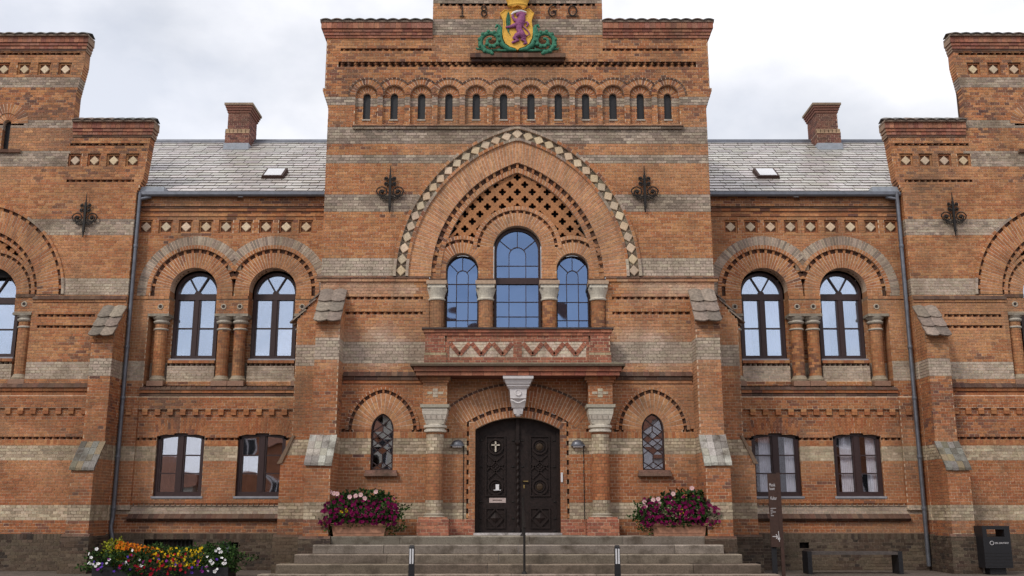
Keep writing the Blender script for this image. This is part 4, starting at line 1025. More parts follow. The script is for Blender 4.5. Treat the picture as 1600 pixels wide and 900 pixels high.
    wall(ck, Fc, chx - hw, chx + hw, 11.3, 11.93, palCh, plinth=0); slopecap(ck, Fc, chx - hw - .01, chx + hw + .01, 11.93, 12.07, .02, lambda x, z, y=0: jit((.36, .25, .16), .1), wt=-.08, step=.12)
    Fc2 = front(chy + .08); hw2 = .30
    wall(ck, Fc2, chx - hw2, chx + hw2, 11.93, 12.58, palCh, plinth=0)
    for mk, e in ((faceL, -1), (faceR, 1)):
        wall(ck, mk(chx + e*hw), chy, chy + .8, 11.0, 11.95, palCh, plinth=0, cand=False); wall(ck, mk(chx + e*hw2), chy + .08, chy + .9, 11.35, 12.58, palCh, plinth=0, cand=False)
    bx(part(ck), Fc, chx - hw + .01, chx + hw - .01, 11.0, 11.95, -.8, -.01, (.22, .16, .13)); bx(part(ck), Fc2, chx - hw2 + .01, chx + hw2 - .01, 11.4, 12.58, -.82, -.01, (.22, .16, .13))
    for zz, pj, pl in ((12.58, .03, palCh), (12.65, .055, palCh), (12.72, .08, palCh), (12.79, .11, lambda x, z, y=0: (.30, .23, .17))):
        bx(part(ck), Fc2, chx - hw2 - pj, chx + hw2 + pj, zz, zz + .062, -.84 - pj, pj, pl(0, 0))
    a = Acc(); bx(a, Fc, chx - hw - .02, chx + hw + .02, 11.35, 11.62, -.9, .05); bx(a, Fc, chx - hw - .03, chx + hw + .03, 11.33, 11.43, -.5, .09); a.build('flashing', 'lead', rf)
    # skylight
    sx = -6.25 if s < 0 else 6.45; a = Acc(); d = 1.27
    def Q(xx, d, l): return (sx + xx, y0 + d * cosr - l * sinr, z0 + d * sinr + l * cosr)
    for (xa, xb, da, db, m_) in ((-.27, .27, d, d + .62, 0),):
        a.hexa([Q(xa, da, .10), Q(xb, da, .10), Q(xb, db, .12), Q(xa, db, .12)], [Q(xa - .02, da, 0), Q(xb + .02, da, 0), Q(xb + .02, db, 0), Q(xa - .02, db, 0)])
    sk_ = a.build('skylight', 'rust', rf)
    a = Acc(); a.hexa([Q(-.22, d + .04, .112), Q(.22, d + .04, .112), Q(.22, d + .58, .13), Q(-.22, d + .58, .13)], [Q(-.22, d + .04, .10), Q(.22, d + .04, .10), Q(.22, d + .58, .12), Q(-.22, d + .58, .12)]); a.build('skylight_glass', 'glass_white', rf)
M['glass_white'] = mat('skylight_glass', (.62, .63, .66), .12, v=.02, spec=1)
CO_L = []; SLATES = []
link(-1); link(1)

# ---------------------------------------------------------------- wings
def wing(s):
    ox = .12 if s > 0 else 0
    def X(a, b): return tuple(sorted((s * a + ox, s * b + ox)))
    def x1(a): return s * a + ox
    key = 'wing_%d' % (s + 1); Y = 1.8; F = front(Y); WK = 'wing_arch_%d' % (s + 1); cc = 12.55; out_ = cc + (cc - 9.23)
    def e_in(z):      # inner (towards centre) edge
        if z < 8.95: return 9.23
        if z < 9.30: return 9.23 - (z - 8.95) / .35 * .14
        if z < 10.72: return 9.09 - (z - 9.30) / 1.4 * .13
        if z < 11.5: return 10.93
        if z < 12.3: return 10.93 - (z - 11.5) / .8 * .13
        return 10.80
    def e_out(z): return 2 * cc - e_in(z)
    if s < 0: U0, U1 = (lambda z: -e_out(z)), (lambda z: -e_in(z))
    else: U0, U1 = (lambda z: e_in(z) + ox), (lambda z: e_out(z) + ox)
    # outer pointed arch of the wing: two-centred
    k, ro = .45, 2.27; zs = 6.44
    def blk(z):
        b = []
        if zs <= z: 
            h = math.sqrt(max(0, (ro - .04) ** 2 - (z - zs) ** 2)) - k
            if h > 0: b.append(X(cc - h, cc + h))
        if 4.4 < z <= zs: b.append(X(cc - 1.10, cc + 1.10))
        if 10.05 < z < 10.72: b.append(X(cc - .10, cc + .10))
        elif 10.72 <= z < 11.15: h = math.sqrt(max(0, .42**2 - (z - 10.74)**2)) ; b.append(X(cc - min(h, .42), cc + min(h, .42)))
        if 9.627 < z < 9.96: b += [X(d - .165, d + .165) for d in (9.39, 9.86, 10.33, 10.80)] + [X(2*cc - d - .165, 2*cc - d + .165) for d in (9.39, 9.86, 10.33, 10.80)]
        if 12.027 < z < 12.36: b += [X(d - .165, d + .165) for d in W2]
        for (za, zb, ua, ub) in rowsT:
            if za < z < zb: b.append(X(ua, ub))
        if 3.03 < z < 3.093: b.append(X(9.8, 15.3))
        return b
    W2 = [11.27 + i * .5125 for i in range(6)]
    rowsT = [(84*CO+.02, 85*CO+.02, 9.9, 11.3), (88*CO+.02, 89*CO+.02, 9.95, 11.3), (10.18, 10.24, 9.05, 10.95), (9.23, 9.293, 9.3, 10.95),
             (12.58, 12.643, 10.85, 14.25), (11.60, 11.66, 10.95, 14.15)]
    z_off = -.04 + 0
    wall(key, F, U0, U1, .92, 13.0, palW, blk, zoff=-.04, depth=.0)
    # body behind edge: stepped end faces
    z = 8.8
    mkf = faceR if s < 0 else faceL
    wall(key, mkf(x1(9.23)), 1.8, 2.5, .0, 8.95, palW, zoff=-.04, cand=False, bands=BW)
    A = part(key); z = 8.95
    while z < 13.0:
        e = x1(e_in(z + .03)); eo = x1(min(e_out(z + .03), 15.9))
        th = .30
        c1_ = palW(e, z + .03); bx(A, F, *sorted((e, e + (.115 * s))), z + .002, z + CO - .004, -th, -.001, c1_)
        z += CO
    # shoulder tops
    for (ua, ub, zt) in ((8.98, 10.90, 10.72), (2*cc - 10.90, 2*cc - 8.98, 10.72), (10.80, 2*cc - 10.80, 13.0)):
        for i, (dz, h, pj) in enumerate(((-.34, .055, .02), (-.28, .06, .035), (-.20, .07, .055), (-.12, .15, .08))):
            lo = ua - (pj if ua in (8.98, 10.80) else 0); hi = ub + (pj if ub > 14 else 0)
            ledge(key, F, *X(lo, hi), zt + dz, zt + dz + h, pj, palK if i else palD, w0=-.30, step=.12 if i % 2 else .24)
        COPE.append((key, X(ua - (.09 if ua in (8.98, 10.80) else 0), ub + (.09 if ub > 14 else 0)), Y - .14, zt + .06))
    for (za, zb, ua, ub) in rowsT: teeth(key, F, *X(ua, ub), za, zb, palW)
    teeth(key, F, *X(9.8, 15.3), 3.03, 3.09, palW); soldier(key, F, *X(9.74, 15.3), 2.915, 3.03, palS)
    def dbox(d, zz0):
        a_, b_ = X(d - .165, d + .165); zz1 = zz0 + .33
        bx(A, F, a_, b_, zz0, zz1, -.10, -.07, (.20, .10, .065))
        for (p, q, r_, t_) in ((a_, a_ + .045, zz0, zz1), (b_ - .045, b_, zz0, zz1), (a_ + .045, b_ - .045, zz1 - .045, zz1), (a_ + .045, b_ - .045, zz0, zz0 + .045)):
            bx(A, F, p + .002, q - .002, r_ + .002, t_ - .002, -.08, -.035, palS(0, 0))
        for e in (a_, b_): reveal(key, F, e, zz0, zz1, 0, -.07, red_only)
        DIAMONDS.append((F, x1(d), zz0 + .165, .12, math.pi / 2, -.025))
    for d in (9.39, 9.86, 10.33, 10.80): dbox(d, 9.627)
    for d in W2: dbox(d, 12.027)
    # slot window and its arch
    ring(WK, F, arcf(x1(cc), 10.74, .10), arcf(x1(cc), 10.74, .27), palS, mod=.06, wf=.0, wb=-.2)
    ring(WK, F, arcf(x1(cc), 10.74, .27), arcf(x1(cc), 10.74, .52), palC, mod=.072, wf=.02, wb=-.05)
    ledge(key, F, *X(cc - .42, cc + .42), 9.97, 10.05, .07, palD)
    a = Acc(); bx(a, F, *X(cc - .1, cc + .1), 10.05, 10.84, -.2, -.14); a.build('slot_louvre', 'black', HALL)
    for e in (-.1, .1): reveal(key, F, x1(cc + e), 10.05, 10.74, 0, -.15, palW)
    # great wing arch
    p2 = lambda r: ptf(x1(cc), zs, r, k)
    ring(WK, F, p2(2.21), p2(2.27), palC, mod=.13, wf=.05, wb=-.03)
    dent(WK, F, p2(2.13), p2(2.21), red_only, wf=.02, mod=.13)
    ring(WK, F, p2(1.62), p2(2.13), red_only, mod=.076, layers=2, wf=.015, wb=-.1)
    dent(WK, F, p2(1.54), p2(1.62), red_only, wf=-.01, mod=.11)
    ring(WK, F, p2(1.46), p2(1.54), red_only, mod=.08, wf=-.03, wb=-.15)
    cx = x1(cc)
    ring(WK, F, arcf(cx, 6.45, .66), arcf(cx, 6.45, .96), red_only, mod=.07, layers=2, wf=-.03, wb=-.34)
    dent(WK, F, arcf(cx, 6.45, .96), arcf(cx, 6.45, 1.03), red_only, wf=-.03, mod=.09)
    ring(WK, F, arcf(cx, 6.45, 1.03), arcf(cx, 6.45, 1.10), red_only, mod=.08, wf=-.02, wb=-.15)
    zq = 8.3; row_ = 0
    while zq > 6.6:
        for kk in range(-5, 6):
            xq = kk * 2 * HX + (HX if row_ % 2 else 0)
            if math.hypot(abs(xq) + k, zq - zs) < 1.50 and math.hypot(xq, zq - 6.45) > 1.0: QT2.append((cx + xq, Y + .09, zq))
        zq -= HZ; row_ += 1
    b_ = Acc(); bx(b_, F, *X(cc - 1.5, cc + 1.5), 6.9, 8.6, -.32, -.2); b_.build('dark_backing', 'dark', HALL)
    win_link(F, cx, 4.98, 6.43, .62, -.36, 'glass_sky')
    reveal(WK, F, x1(cc - 1.10), 4.4, 6.4, 0, -.36, red_only); reveal(WK, F, x1(cc + 1.10), 4.4, 6.4, 0, -.36, red_only)
    wall(WK, front(Y + .36), *X(cc - 1.1, cc + 1.1), 4.3, 6.5, palW, lambda z: [X(cc - .64, cc + .64)] if z > 4.95 else [], zoff=-.04, cand=False)
    wall(WK, front(Y + .2), *X(cc - .66, cc + .66), 4.3, 4.80, palW, zoff=-.04, depth=.1); teeth(WK, front(Y + .2), *X(cc - .66, cc + .66), 4.80, 4.87, palG, pitch=.12); ledge(WK, front(Y+.2), *X(cc-.66, cc+.66), 4.87, 4.935, .02, palS, w0=-.16, step=.12)
    for d in (-1, 1):
        u = X(cc + d * .68, cc + d * 1.13); ledge(WK, F, *u, 6.37, 6.44, .03, palD, w0=-.34, step=.12); wall(WK, F, *u, 6.0, 6.37, palW, depth=.34, w=-.002, zoff=-.04)
        bx(part(WK), F, *X(cc + d * .66, cc + d * 1.1), 5.94, 6.0, -.34, .03, (.30, .27, .22)); CO_L.append((x1(cc + d * .90), Y + .17, s))
    for u in (X(9.24, 11.45), X(13.65, 15.86)):
        ledge(key, F, *u, 6.25, 6.31, .03, palW); slopecap(key, F, *u, 6.31, 6.42, .06, palD)
    slopecap(key, F, *X(9.3, 15.8), 4.22, 4.34, .09, palD); ledge(key, F, *X(9.3, 15.8), 4.15, 4.22, .05, palW); ledge(key, F, *X(9.3, 15.8), 4.04, 4.10, .03, palW)
    wall(key, F, *X(9.8, 15.4), 3.75, 4.04, palW, zoff=-.04, w=.05, depth=.06); blocks_row(key, F, *X(9.85, 15.4), 3.615, 3.75, palS, pitch=.278, w1=.055)
    soldier(key, front(Y - .05), *X(9.2, 15.9), .80, .93, PAL_PL); wall(key, front(Y - .05), *X(9.2, 15.9), 0, .80, PAL_PL, plinth=99)
    wall(key, mkf(x1(9.2)), Y - .05, 2.2, 0, .92, PAL_PL, plinth=99, cand=False)
    xa, xb = X(9.25, 9.74)
    buttress('wing_buttress_%d' % (s + 1), xa, xb, Y, palW, BW, zl=2.38, zl2=2.93, light=False, zoff=-.04)
    a = Acc(); bx(a, front(Y + 1.2), *X(9.3, 15.9), 0, 8.9, -.05, 0); a.build('inner_wall', 'dark', HALL)
QT2 = []; COPE = []
wing(-1); wing(1)
COPE += [('centre', (-4.55, -1.96), -.14, 12.50), ('centre', (1.98, 4.55), -.14, 12.50)]

# ---------------------------------------------------------------- core of the walls behind the facing bricks
def core(F, u0, u1, z0, z1, blk, w):
    a = Acc(); z = z0; h = .06
    while z < z1:
        zt = min(z + h, z1); l = u0((z + zt) / 2) if callable(u0) else u0; r = u1((z + zt) / 2) if callable(u1) else u1
        for p, q in sub((l, r), blk((z + zt) / 2)): bx(a, F, p, q, z, zt, w - .03, w, (.09, .055, .04))
        z = zt
    a.build('wall_core', 'brick', HALL)
def cb(z):
    b = []
    if z < 3.3: b.append((-1.0, 1.0))
    elif z < 3.5: b.append((-.8, .8))
    if 2.27 < z < 3.3: b += [(-3.1, -2.64), (2.64, 3.1)]
    if 4.45 < z < 9.6: h = half_main(z, 3.0) if z > 6.45 else 1.9; b.append((-max(h, 0), max(h, 0)))
    return b
core(F0, -4.2, 4.2, .5, 12.1, cb, -.19)
for s in (-1, 1):
    ox = .07 if s > 0 else 0
    def XX(a, b): return tuple(sorted((s * a + ox, s * b + ox)))
    def lb_(z):
        b = []
        if z < 3.25: b += [XX(7.25, 8.40), XX(5.36, 6.50)] if z > 1.7 else []
        if 4.9 < z < 6.6: b += [XX(7.2, 8.34), XX(5.3, 6.44)]
        if 6.6 <= z < 7.14: h = math.sqrt(max(0, .57**2 - (z - 6.6)**2)); b += [XX(7.77 - h, 7.77 + h), XX(5.87 - h, 5.87 + h)]
        if 4.28 < z < 6.45: b.append(XX(4.2, 8.82))
        return b
    core(front(2.1), *XX(4.2, 9.2), .5, 8.9, lb_, -.19)
    def wb_(z):
        b = []
        if 4.4 < z < 6.5: b.append(XX(12.55 - 1.1, 12.55 + 1.1))
        if 6.5 <= z < 7.1: h = math.sqrt(max(0, .64**2 - (z - 6.45)**2)); b.append(XX(12.55 - h, 12.55 + h))
        return b
    core(front(1.8), *XX(9.3, 15.8), .5, 10.3, wb_, -.33); core(front(1.8), *XX(10.95, 14.1), 10.3, 12.9, lambda z: [], -.25)
# ---------------------------------------------------------------- flush masonry to objects
OBJ = {}
BRICKS_sorted = []
cp = Vector(cam.location)
cands = [(-(b[3] - b[2]) * (b[5] - b[4]) / ((Vector(b[1].p(b[2], b[4])) - cp).length ** 2), i) for i, b in enumerate(BRICKS) if b[9]]
cands.sort(); single = set(i for _, i in cands[:300])
vc = [(-v[4] / ((Vector(v[1][0]) - cp).length ** 2), i) for i, v in enumerate(VOUS) if v[4] > 0]
vc.sort(); vsingle = set(i for _, i in vc[:300])
RB = {}; RV = {}
for i, b in enumerate(BRICKS):
    if i in single: continue
    key, fr, u0, u1, z0, z1, wb, wf, col, _ = b; a = RB.setdefault(key, Acc())
    a.hexa([fr.p(u0, z0, wf), fr.p(u1, z0, wf), fr.p(u1, z1, wf), fr.p(u0, z1, wf)], [fr.p(u0, z0, wb), fr.p(u1, z0, wb), fr.p(u1, z1, wb), fr.p(u0, z1, wb)], col)
for i, v in enumerate(VOUS):
    if i in vsingle: continue
    RV.setdefault(v[0], Acc()).hexa(v[1], v[2], v[3])
NAMES = {'centre': ('wall', 'tall central gabled wall with twelve small niches'), 'great_arch': ('portal_arch', 'large pointed arch with a band of pale diamonds'),
         'arcade': ('niche_arcade', None), 'window_arch': ('window_arches', None), 'side_window_arch': ('window_arches', None), 'door_arch': ('door_arch', None), 'porch_plinth': ('column_plinth', None), 'porch_pier': ('porch_pier', None), 'balcony': ('balcony', None),
         'link': ('wall', None), 'link_arch': ('window_arches', None), 'wing': ('wall', None), 'wing_arch': ('window_arches', None), 'chimney': ('chimney', None),
         'buttress': ('buttress', None), 'side_buttress': ('buttress', None), 'wing_buttress': ('buttress', None)}
for key, a in PARTS.items():
    base = key.rsplit('_', 1)[0] if key[-1] in '02' else key
    nm, lb = NAMES[base]
    OBJ[key] = a.build(nm, 'brick', HALL, label=lb)
    if key in RB: RB[key].build('bricks', 'brick', OBJ[key], kind='stuff')
    if key in RV: RV[key].build('voussoirs', 'brick', OBJ[key], kind='stuff')
cube = Acc(); cube.hexa([(-.5, -.5, -.5), (.5, -.5, -.5), (.5, -.5, .5), (-.5, -.5, .5)], [(-.5, .5, -.5), (.5, .5, -.5), (.5, .5, .5), (-.5, .5, .5)], back=True)
tmp = cube.build('brick', 'brick1'); CUBE = tmp.data; bpy.data.objects.remove(tmp)
for i in sorted(single):
    key, fr, u0, u1, z0, z1, wb, wf, col, _ = BRICKS[i]; c = Vector(fr.p((u0 + u1) / 2, (z0 + z1) / 2, (wb + wf) / 2))
    o = link_mesh('brick', CUBE, OBJ[key], Matrix.Translation(c) @ Matrix.Diagonal((u1 - u0, wf - wb, z1 - z0, 1))); o.color = (*col, 1)
for i in sorted(vsingle):
    v = VOUS[i]; a = Acc(); a.hexa(v[1], v[2], v[3], True); a.build('voussoir', 'brick', OBJ[v[0]])
# slates
SLATES.sort(key=lambda t: t[0])
rest = {}
for i, (r_, rf, F_, B_, col) in enumerate(SLATES):
    a = Acc() if i < 300 else rest.setdefault(rf.name, (rf, Acc()))[1]; a.hexa(F_, B_, col, True); a.c[-5] = a.c[-4] = a.c[-2] = (.10, .08, .065)  # dark slate edges; joint shadow at the sides put into the colour
    if i < 300: a.build('roof_slate', 'slate', rf)
for nme, (rf, a) in rest.items(): a.build('roof_slates', 'slate', rf, kind='stuff')
for (fr, x, z, d, ang_, w) in DIAMONDS:
    key = 'centre' if fr is F0 else ('link_%d' if fr.o[1] > 2 else 'wing_%d') % (0 if x < 0 else 2)
    diamond('diamond_tile', fr, x, z, d, ang_, w, OBJ['great_arch' if fr is F0 else key], tcol())
tmp = QT_ACC.build('pierced_tile', 'brick'); qme = tmp.data; bpy.data.objects.remove(tmp)
for (x, z) in QTILES: link_mesh('pierced_tile', qme, OBJ['great_arch'], Matrix.Translation((x, .10, z)))
for (x, y, z) in QT2: link_mesh('pierced_tile', qme, OBJ['wing_arch_%d' % (0 if x < 0 else 2)], Matrix.Translation((x, y, z)))
a = Acc()
for z0 in [6.9 + i * .1 for i in range(21)]:
    h = half_main(z0 + .05, 2.66); hi = math.sqrt(max(0, .6 ** 2 - (z0 + .05 - 7.09) ** 2)) if z0 > 7.05 else .55
    for s in (-1, 1):
        if z0 < 7.1: continue
        a.hexa([F0.p(s*hi, z0, -.24), F0.p(s*h, z0, -.24), F0.p(s*h, z0+.1, -.24), F0.p(s*hi, z0+.1, -.24)], [F0.p(s*hi, z0, -.27), F0.p(s*h, z0, -.27), F0.p(s*h, z0+.1, -.27), F0.p(s*hi, z0+.1, -.27)], back=True)
a.build('dark_backing', 'dark', HALL)
for t in CAPS:
    if t[0] == 't': tiles_slope('cap_tile', t[2], t[3], 2, 3, t[4], t[5], parent=OBJ[t[1]])
    elif t[0] == 'x': tiles_slope('cap_tile', t[2], t[3], 2, 3, t[4], t[5], parent=OBJ[t[1]], axis='x')
    else: slabs_slope(t[2], t[3], 4, 4, t[4], t[5], OBJ[t[1]], [(.42, .40, .36), (.30, .28, .25), (.22, .20, .18), (.36, .33, .28)] if t[6] else [(.17, .15, .11), (.12, .11, .09), (.24, .19, .12), (.20, .19, .17)])
# coping tiles: wavy
for (key, (xa, xb), y, z) in COPE:
    n = round((xb - xa) / .26); w_ = (xb - xa) / n
    a = Acc(); bx(a, front(y), xa, xb, z - .035, z + .012, -.42, .0, (.23, .17, .13)); a.build('coping_bed', 'tile', OBJ[key])
    for i in range(n):
        a = Acc(); rows = []; col = jit(rnd.choice([(.13, .125, .12), (.17, .155, .14), (.20, .15, .12)]), .12)
        for yy, zz in ((y - .03, z + .0), (y + .25, z + .12), (y + .42, z + .06)):
            rows.append([(xa + (i + j / 6) * w_, yy, zz + .034 * math.sin(math.pi * j / 6) + .012) for j in range(7)])
        lo = [[(p[0], p[1], p[2] - .022) for p in r] for r in rows]
        a.grid(rows, col); a.grid(lo, col); a.grid([rows[0], lo[0]], col); a.grid([rows[-1], lo[-1]], col)
        a.build('coping_tile', 'tile', OBJ[key])
# link and wing columns
a0 = {}
def column(cx, cy, r, zb, zt, capcol, big=False):
    k = 'col'; PARTS.clear()
    brickcol('c', cx, cy, r, zb, zt, red_only, seg=16)
    sh = PARTS['c'].build('column', 'brick', HALL)
    return sh
for (cx, cy, s) in CO_L:
    sh = column(cx, cy, .145, 4.55, 5.86, None)
    a = Acc(); lathe(a, cx, cy, [(5.80, .15), (5.83, .19), (5.86, .19), (5.88, .15), (5.90, .16), (5.93, .205), (5.96, .21)], 20, (.42, .38, .32)); lathe(a, cx, cy, [(5.64, .146), (5.655, .172), (5.68, .172), (5.695, .146)], 20, (.42, .38, .32))
    a.build('capital', 'stone2', sh, smooth=True)
    a = Acc(); bx(a, front(cy), cx - .19, cx + .19, 4.30, 4.42, -.19, .19, (.27, .15, .1)); lathe(a, cx, cy, [(4.42, .19), (4.46, .20), (4.50, .17), (4.55, .15)], 20, (.30, .24, .17)); a.build('column_base', 'stone2', sh)
    a = Acc(); t = [(cx + .055 * math.cos(k * math.pi / 6), cy - .175, 6.20 + .055 * math.sin(k * math.pi / 6)) for k in range(13)]; tube(a, t, .018, 6, (.40, .35, .28)); bx(a, front(cy - .172), cx - .03, cx + .03, 6.17, 6.23, -.01, .006, (.02, .015, .015)); a.build('vent_ring', 'stone2', sh)
# four columns of the balcony window
for cx in (-1.76, -.695, .695, 1.76):
    sh = column(cx, -.0 + .02, .155, 5.2, 5.92, None)
    a = Acc(); lathe(a, cx, .02, [(5.90, .155), (5.91, .185), (5.94, .19), (5.96, .165), (6.02, .175), (6.10, .20), (6.17, .225)], 20, (.56, .52, .44))
    bx(a, front(.02), cx - .195, cx + .195, 6.17, 6.24, -.19, .19, (.58, .54, .46)); bx(a, front(.02), cx - .22, cx + .22, 6.245, 6.325, -.22, .22, (.42, .30, .21))
    a.build('capital', 'stone2', sh)
# porch columns
for s in (-1, 1):
    cx = s * 1.73; PARTS.clear(); pp = palette([(1.27, 1.62, 'c'), (2.61, 2.96, 'c')], plinth=0, dark_top=99)
    brickcol('c', cx, -.24, .185, 1.38, 3.06, pp, seg=20); sh = PARTS['c'].build('column', 'brick', HALL)
    a = Acc(); lathe(a, cx, -.24, [(1.28, .23), (1.31, .235), (1.34, .20), (1.36, .215), (1.39, .19)], 24, (.36, .31, .24)); a.build('column_base', 'stone2', sh)
    a = Acc(); cc3 = (.58, .53, .45)
    lathe(a, cx, -.24, [(3.03, .19), (3.045, .235), (3.085, .235), (3.10, .20), (3.12, .20), (3.135, .245), (3.18, .245), (3.20, .20)], 24, cc3)
    def fl(z, h, y=None): return [(cx - h, -.24 - h, z), (cx + h, -.24 - h, z), (cx + h, -.24 + h, z), (cx - h, -.24 + h, z)]
    a.prism(fl(3.20, .185), fl(3.29, .215), cc3); a.prism(fl(3.295, .22), fl(3.385, .245), jit(cc3, .08)); a.prism(fl(3.39, .25), fl(3.47, .262), jit(cc3, .08)); a.prism(fl(3.475, .262), fl(3.53, .262), jit(cc3, .05))
    a.prism(fl(3.535, .295), fl(3.60, .305), (.40, .37, .30)); a.prism(fl(3.525, .275), fl(3.54, .295), (.3, .27, .22))
    for k in range(4): bx(a, front(-.24 - .25), cx - .2 + k*.115, cx - .195 + k*.115, 3.3, 3.38, -.01, .003, (.2, .17, .13))
    a.build('capital', 'stone2', sh)
# keystone bracket
a = Acc()
def kb(z0, z1, h0, h1, y0, y1): 
    a.prism([(-h0 + .01, y0, z0), (h0 + .01, y0, z0), (h0 + .01, .05, z0), (-h0 + .01, .05, z0)], [(-h1 + .01, y1, z1), (h1 + .01, y1, z1), (h1 + .01, .05, z1), (-h1 + .01, .05, z1)])
kb(4.13, 4.19, .315, .32, -.58, -.59); kb(4.03, 4.13, .25, .29, -.50, -.55); kb(3.985, 4.03, .235, .235, -.47, -.47); kb(3.95, 3.985, .20, .22, -.43, -.45)
kb(3.74, 3.95, .165, .182, -.38, -.41); kb(3.56, 3.74, .135, .165, -.24, -.33); kb(3.47, 3.56, .10, .105, -.2, -.22); kb(3.43, 3.468, .085, .10, -.19, -.2)
ball(a, (.01, -.12, 3.43), .07, seg=14, sy=1, sz=.9)
kb_o = a.build('keystone_bracket', 'white', HALL)
a = Acc(); tube(a, [(.01 + .062 * math.cos(k * math.pi / 8), -.405, 3.86 + .062 * math.sin(k * math.pi / 8)) for k in range(17)], .011, 6)
pts = [(.01 - .16 + .32 * k / 24, -.39 , 3.70 - .055 * (.5 - .5 * math.cos(2 * math.pi * k / 24)) ) for k in range(25)]
tube(a, pts, .016, 6); a.build('moulded_ring', 'white', kb_o)

# ---------------------------------------------------------------- door
FD = front(.20)
def leaf(s):
    n = 10; pts = [(s*.004, .98), (s*.90, .98)]
    for k in range(n + 1):
        x = .90 - .896 * k / n; pts.append((s * x, 1.68 + math.sqrt(1.70**2 - x * x)))
    a = Acc(); a.prism([FD.p(*p, 0) for p in pts], [FD.p(*p, -.06) for p in pts])
    bx(a, FD, *sorted((s*.83, s*.90)), .98, 3.12, 0, .05)
    lf = a.build('door', 'door', HALL)
    cx = s * .47; hw = .215
    def frame(x0, x1, z0, z1, t=.028, w=.03):
        a = Acc()
        for q in ((x0, x1, z0, z0 + t), (x0, x1, z1 - t, z1), (x0, x0 + t, z0 + t, z1 - t), (x1 - t, x1, z0 + t, z1 - t)): bx(a, FD, *q, 0, w)
        return a
    a = frame(cx - hw, cx + hw, 1.73, 3.00)
    for (zc, rr) in ((2.77, .17), (1.93, .17)): arcbar(a, FD, cx, zc, rr - .035, rr, 0, 360, 0, .035, 28); arcbar(a, FD, cx, zc, .085, .105, 0, 360, 0, .025, 20)
    for k in (-1, 1):
        lbar(a, FD, (cx - k*.155, 2.60), (cx + k*.19, 2.28), .03, 0, .03); lbar(a, FD, (cx + k*.19, 2.42), (cx - k*.155, 2.10), .03, 0, .03)
    for an in range(4): ball(a, (cx + .04*math.cos(an*math.pi/2), .20 - .005, 2.35 + .04*math.sin(an*math.pi/2)), .028, sy=.4, seg=8, rings=5)
    a.build('door_panel', 'door', lf)
    a = frame(cx - hw, cx + hw, 1.07, 1.50)
    P4 = [(0, .19), (.18, 0), (0, -.19), (-.18, 0)]
    for i in range(4): p, q = P4[i], P4[(i+1) % 4]; lbar(a, FD, (cx + p[0], 1.285 + p[1]), (cx + q[0], 1.285 + q[1]), .028, 0, .035)
    n = len(a.v); c0 = FD.p(cx, 1.285, .05)
    for i in range(4): p, q = P4[i], P4[(i+1) % 4]; a.poly([c0, FD.p(cx + p[0]*.6, 1.285 + p[1]*.6, .004), FD.p(cx + q[0]*.6, 1.285 + q[1]*.6, .004)])
    a.build('door_panel', 'door', lf)
    a = Acc()
    for zz in (1.02, 1.28, 1.62, 2.35, 2.9):
        for xx in (.10, .78): bx(a, FD, s*xx - .03, s*xx + .03, zz - .012, zz + .012, 0, .016); ball(a, FD.p(s*xx, zz, .012), .018, sy=.6, seg=6, rings=4)
    a.build('door_studs', 'iron', lf)
    if s < 0:
        a = Acc(); bx(a, FD, -.60, -.25, 1.60, 1.70, 0, .008); pl = a.build('door_plate', 'plate', lf, label='small pale plate with faint red border')
        a = Acc(); bx(a, FD, -.53, -.33, 1.645, 1.662, .008, .010); a.build('plate_text', 'rust', lf)
        a = Acc(); bx(a, FD, -.465, -.395, 1.87, 1.98, .03, .034); bx(a, FD, -.51, -.35, 1.855, 1.868, .03, .034); a.build('paper_note', 'paper', lf)
        a = Acc(); bx(a, FD, -.485, -.455, 2.66, 2.88, .0, .05); bx(a, FD, -.56, -.38, 2.79, 2.815, 0, .05); a.build('cross', 'cross', lf, label='pale wooden cross in the upper round panel')
    else:
        a = Acc(); bx(a, FD, .10, .22, 2.035, 2.055, .03, .05); tube(a, [FD.p(.11, 2.045, 0), FD.p(.11, 2.045, .05)], .012, 6); bx(a, FD, .12, .15, 1.90, 1.97, 0, .01); a.build('handle', 'brass', lf)
        a = Acc(); ball(a, FD.p(.46, 2.77, .0), .085, sy=.25); ball(a, FD.p(.46, 1.93, 0), .08, sy=.25); a.build('brass_boss', 'bronze', lf)
    return lf
M['plate'] = mat('sign_plate', (.45, .36, .34), .6, v=.1); M['cross'] = mat('pale_wood', (.55, .50, .42), .6); M['bronze'] = mat('bronze', (.05, .030, .016), .5, metal=.3)
ld = leaf(-1); leaf(1)
a = Acc(); rows = []
for i in range(90):
    z = 1.10 + 1.75 * i / 89; rows.append([(.03*math.cos(k*math.pi/4) + .008*math.cos(i*.9), .165 + .03*math.sin(k*math.pi/4) + .008*math.sin(i*.9), z) for k in range(8)])
a.grid(rows, (.5,.5,.5), True); bx(a, FD, -.05, .05, 2.85, 2.90, 0, .09); bx(a, FD, -.035, .035, 2.90, 3.37, 0, .06); bx(a, FD, -.045, .045, 1.0, 1.10, 0, .08)
lathe(a, 0, .165, [(2.80, .035), (2.83, .055), (2.85, .06)], 10)
a.build('door_colonnette', 'door', HALL)
a = Acc(); bx(a, F0, -.92, .92, .93, .985, -.22, .03, (.45, .42, .42)); a.build('threshold', 'stone', HALL)
a = Acc(); bx(a, F0, .905, .945, 2.02, 2.22, .0, .04); bell = a.build('door_bell', 'reflector', HALL)

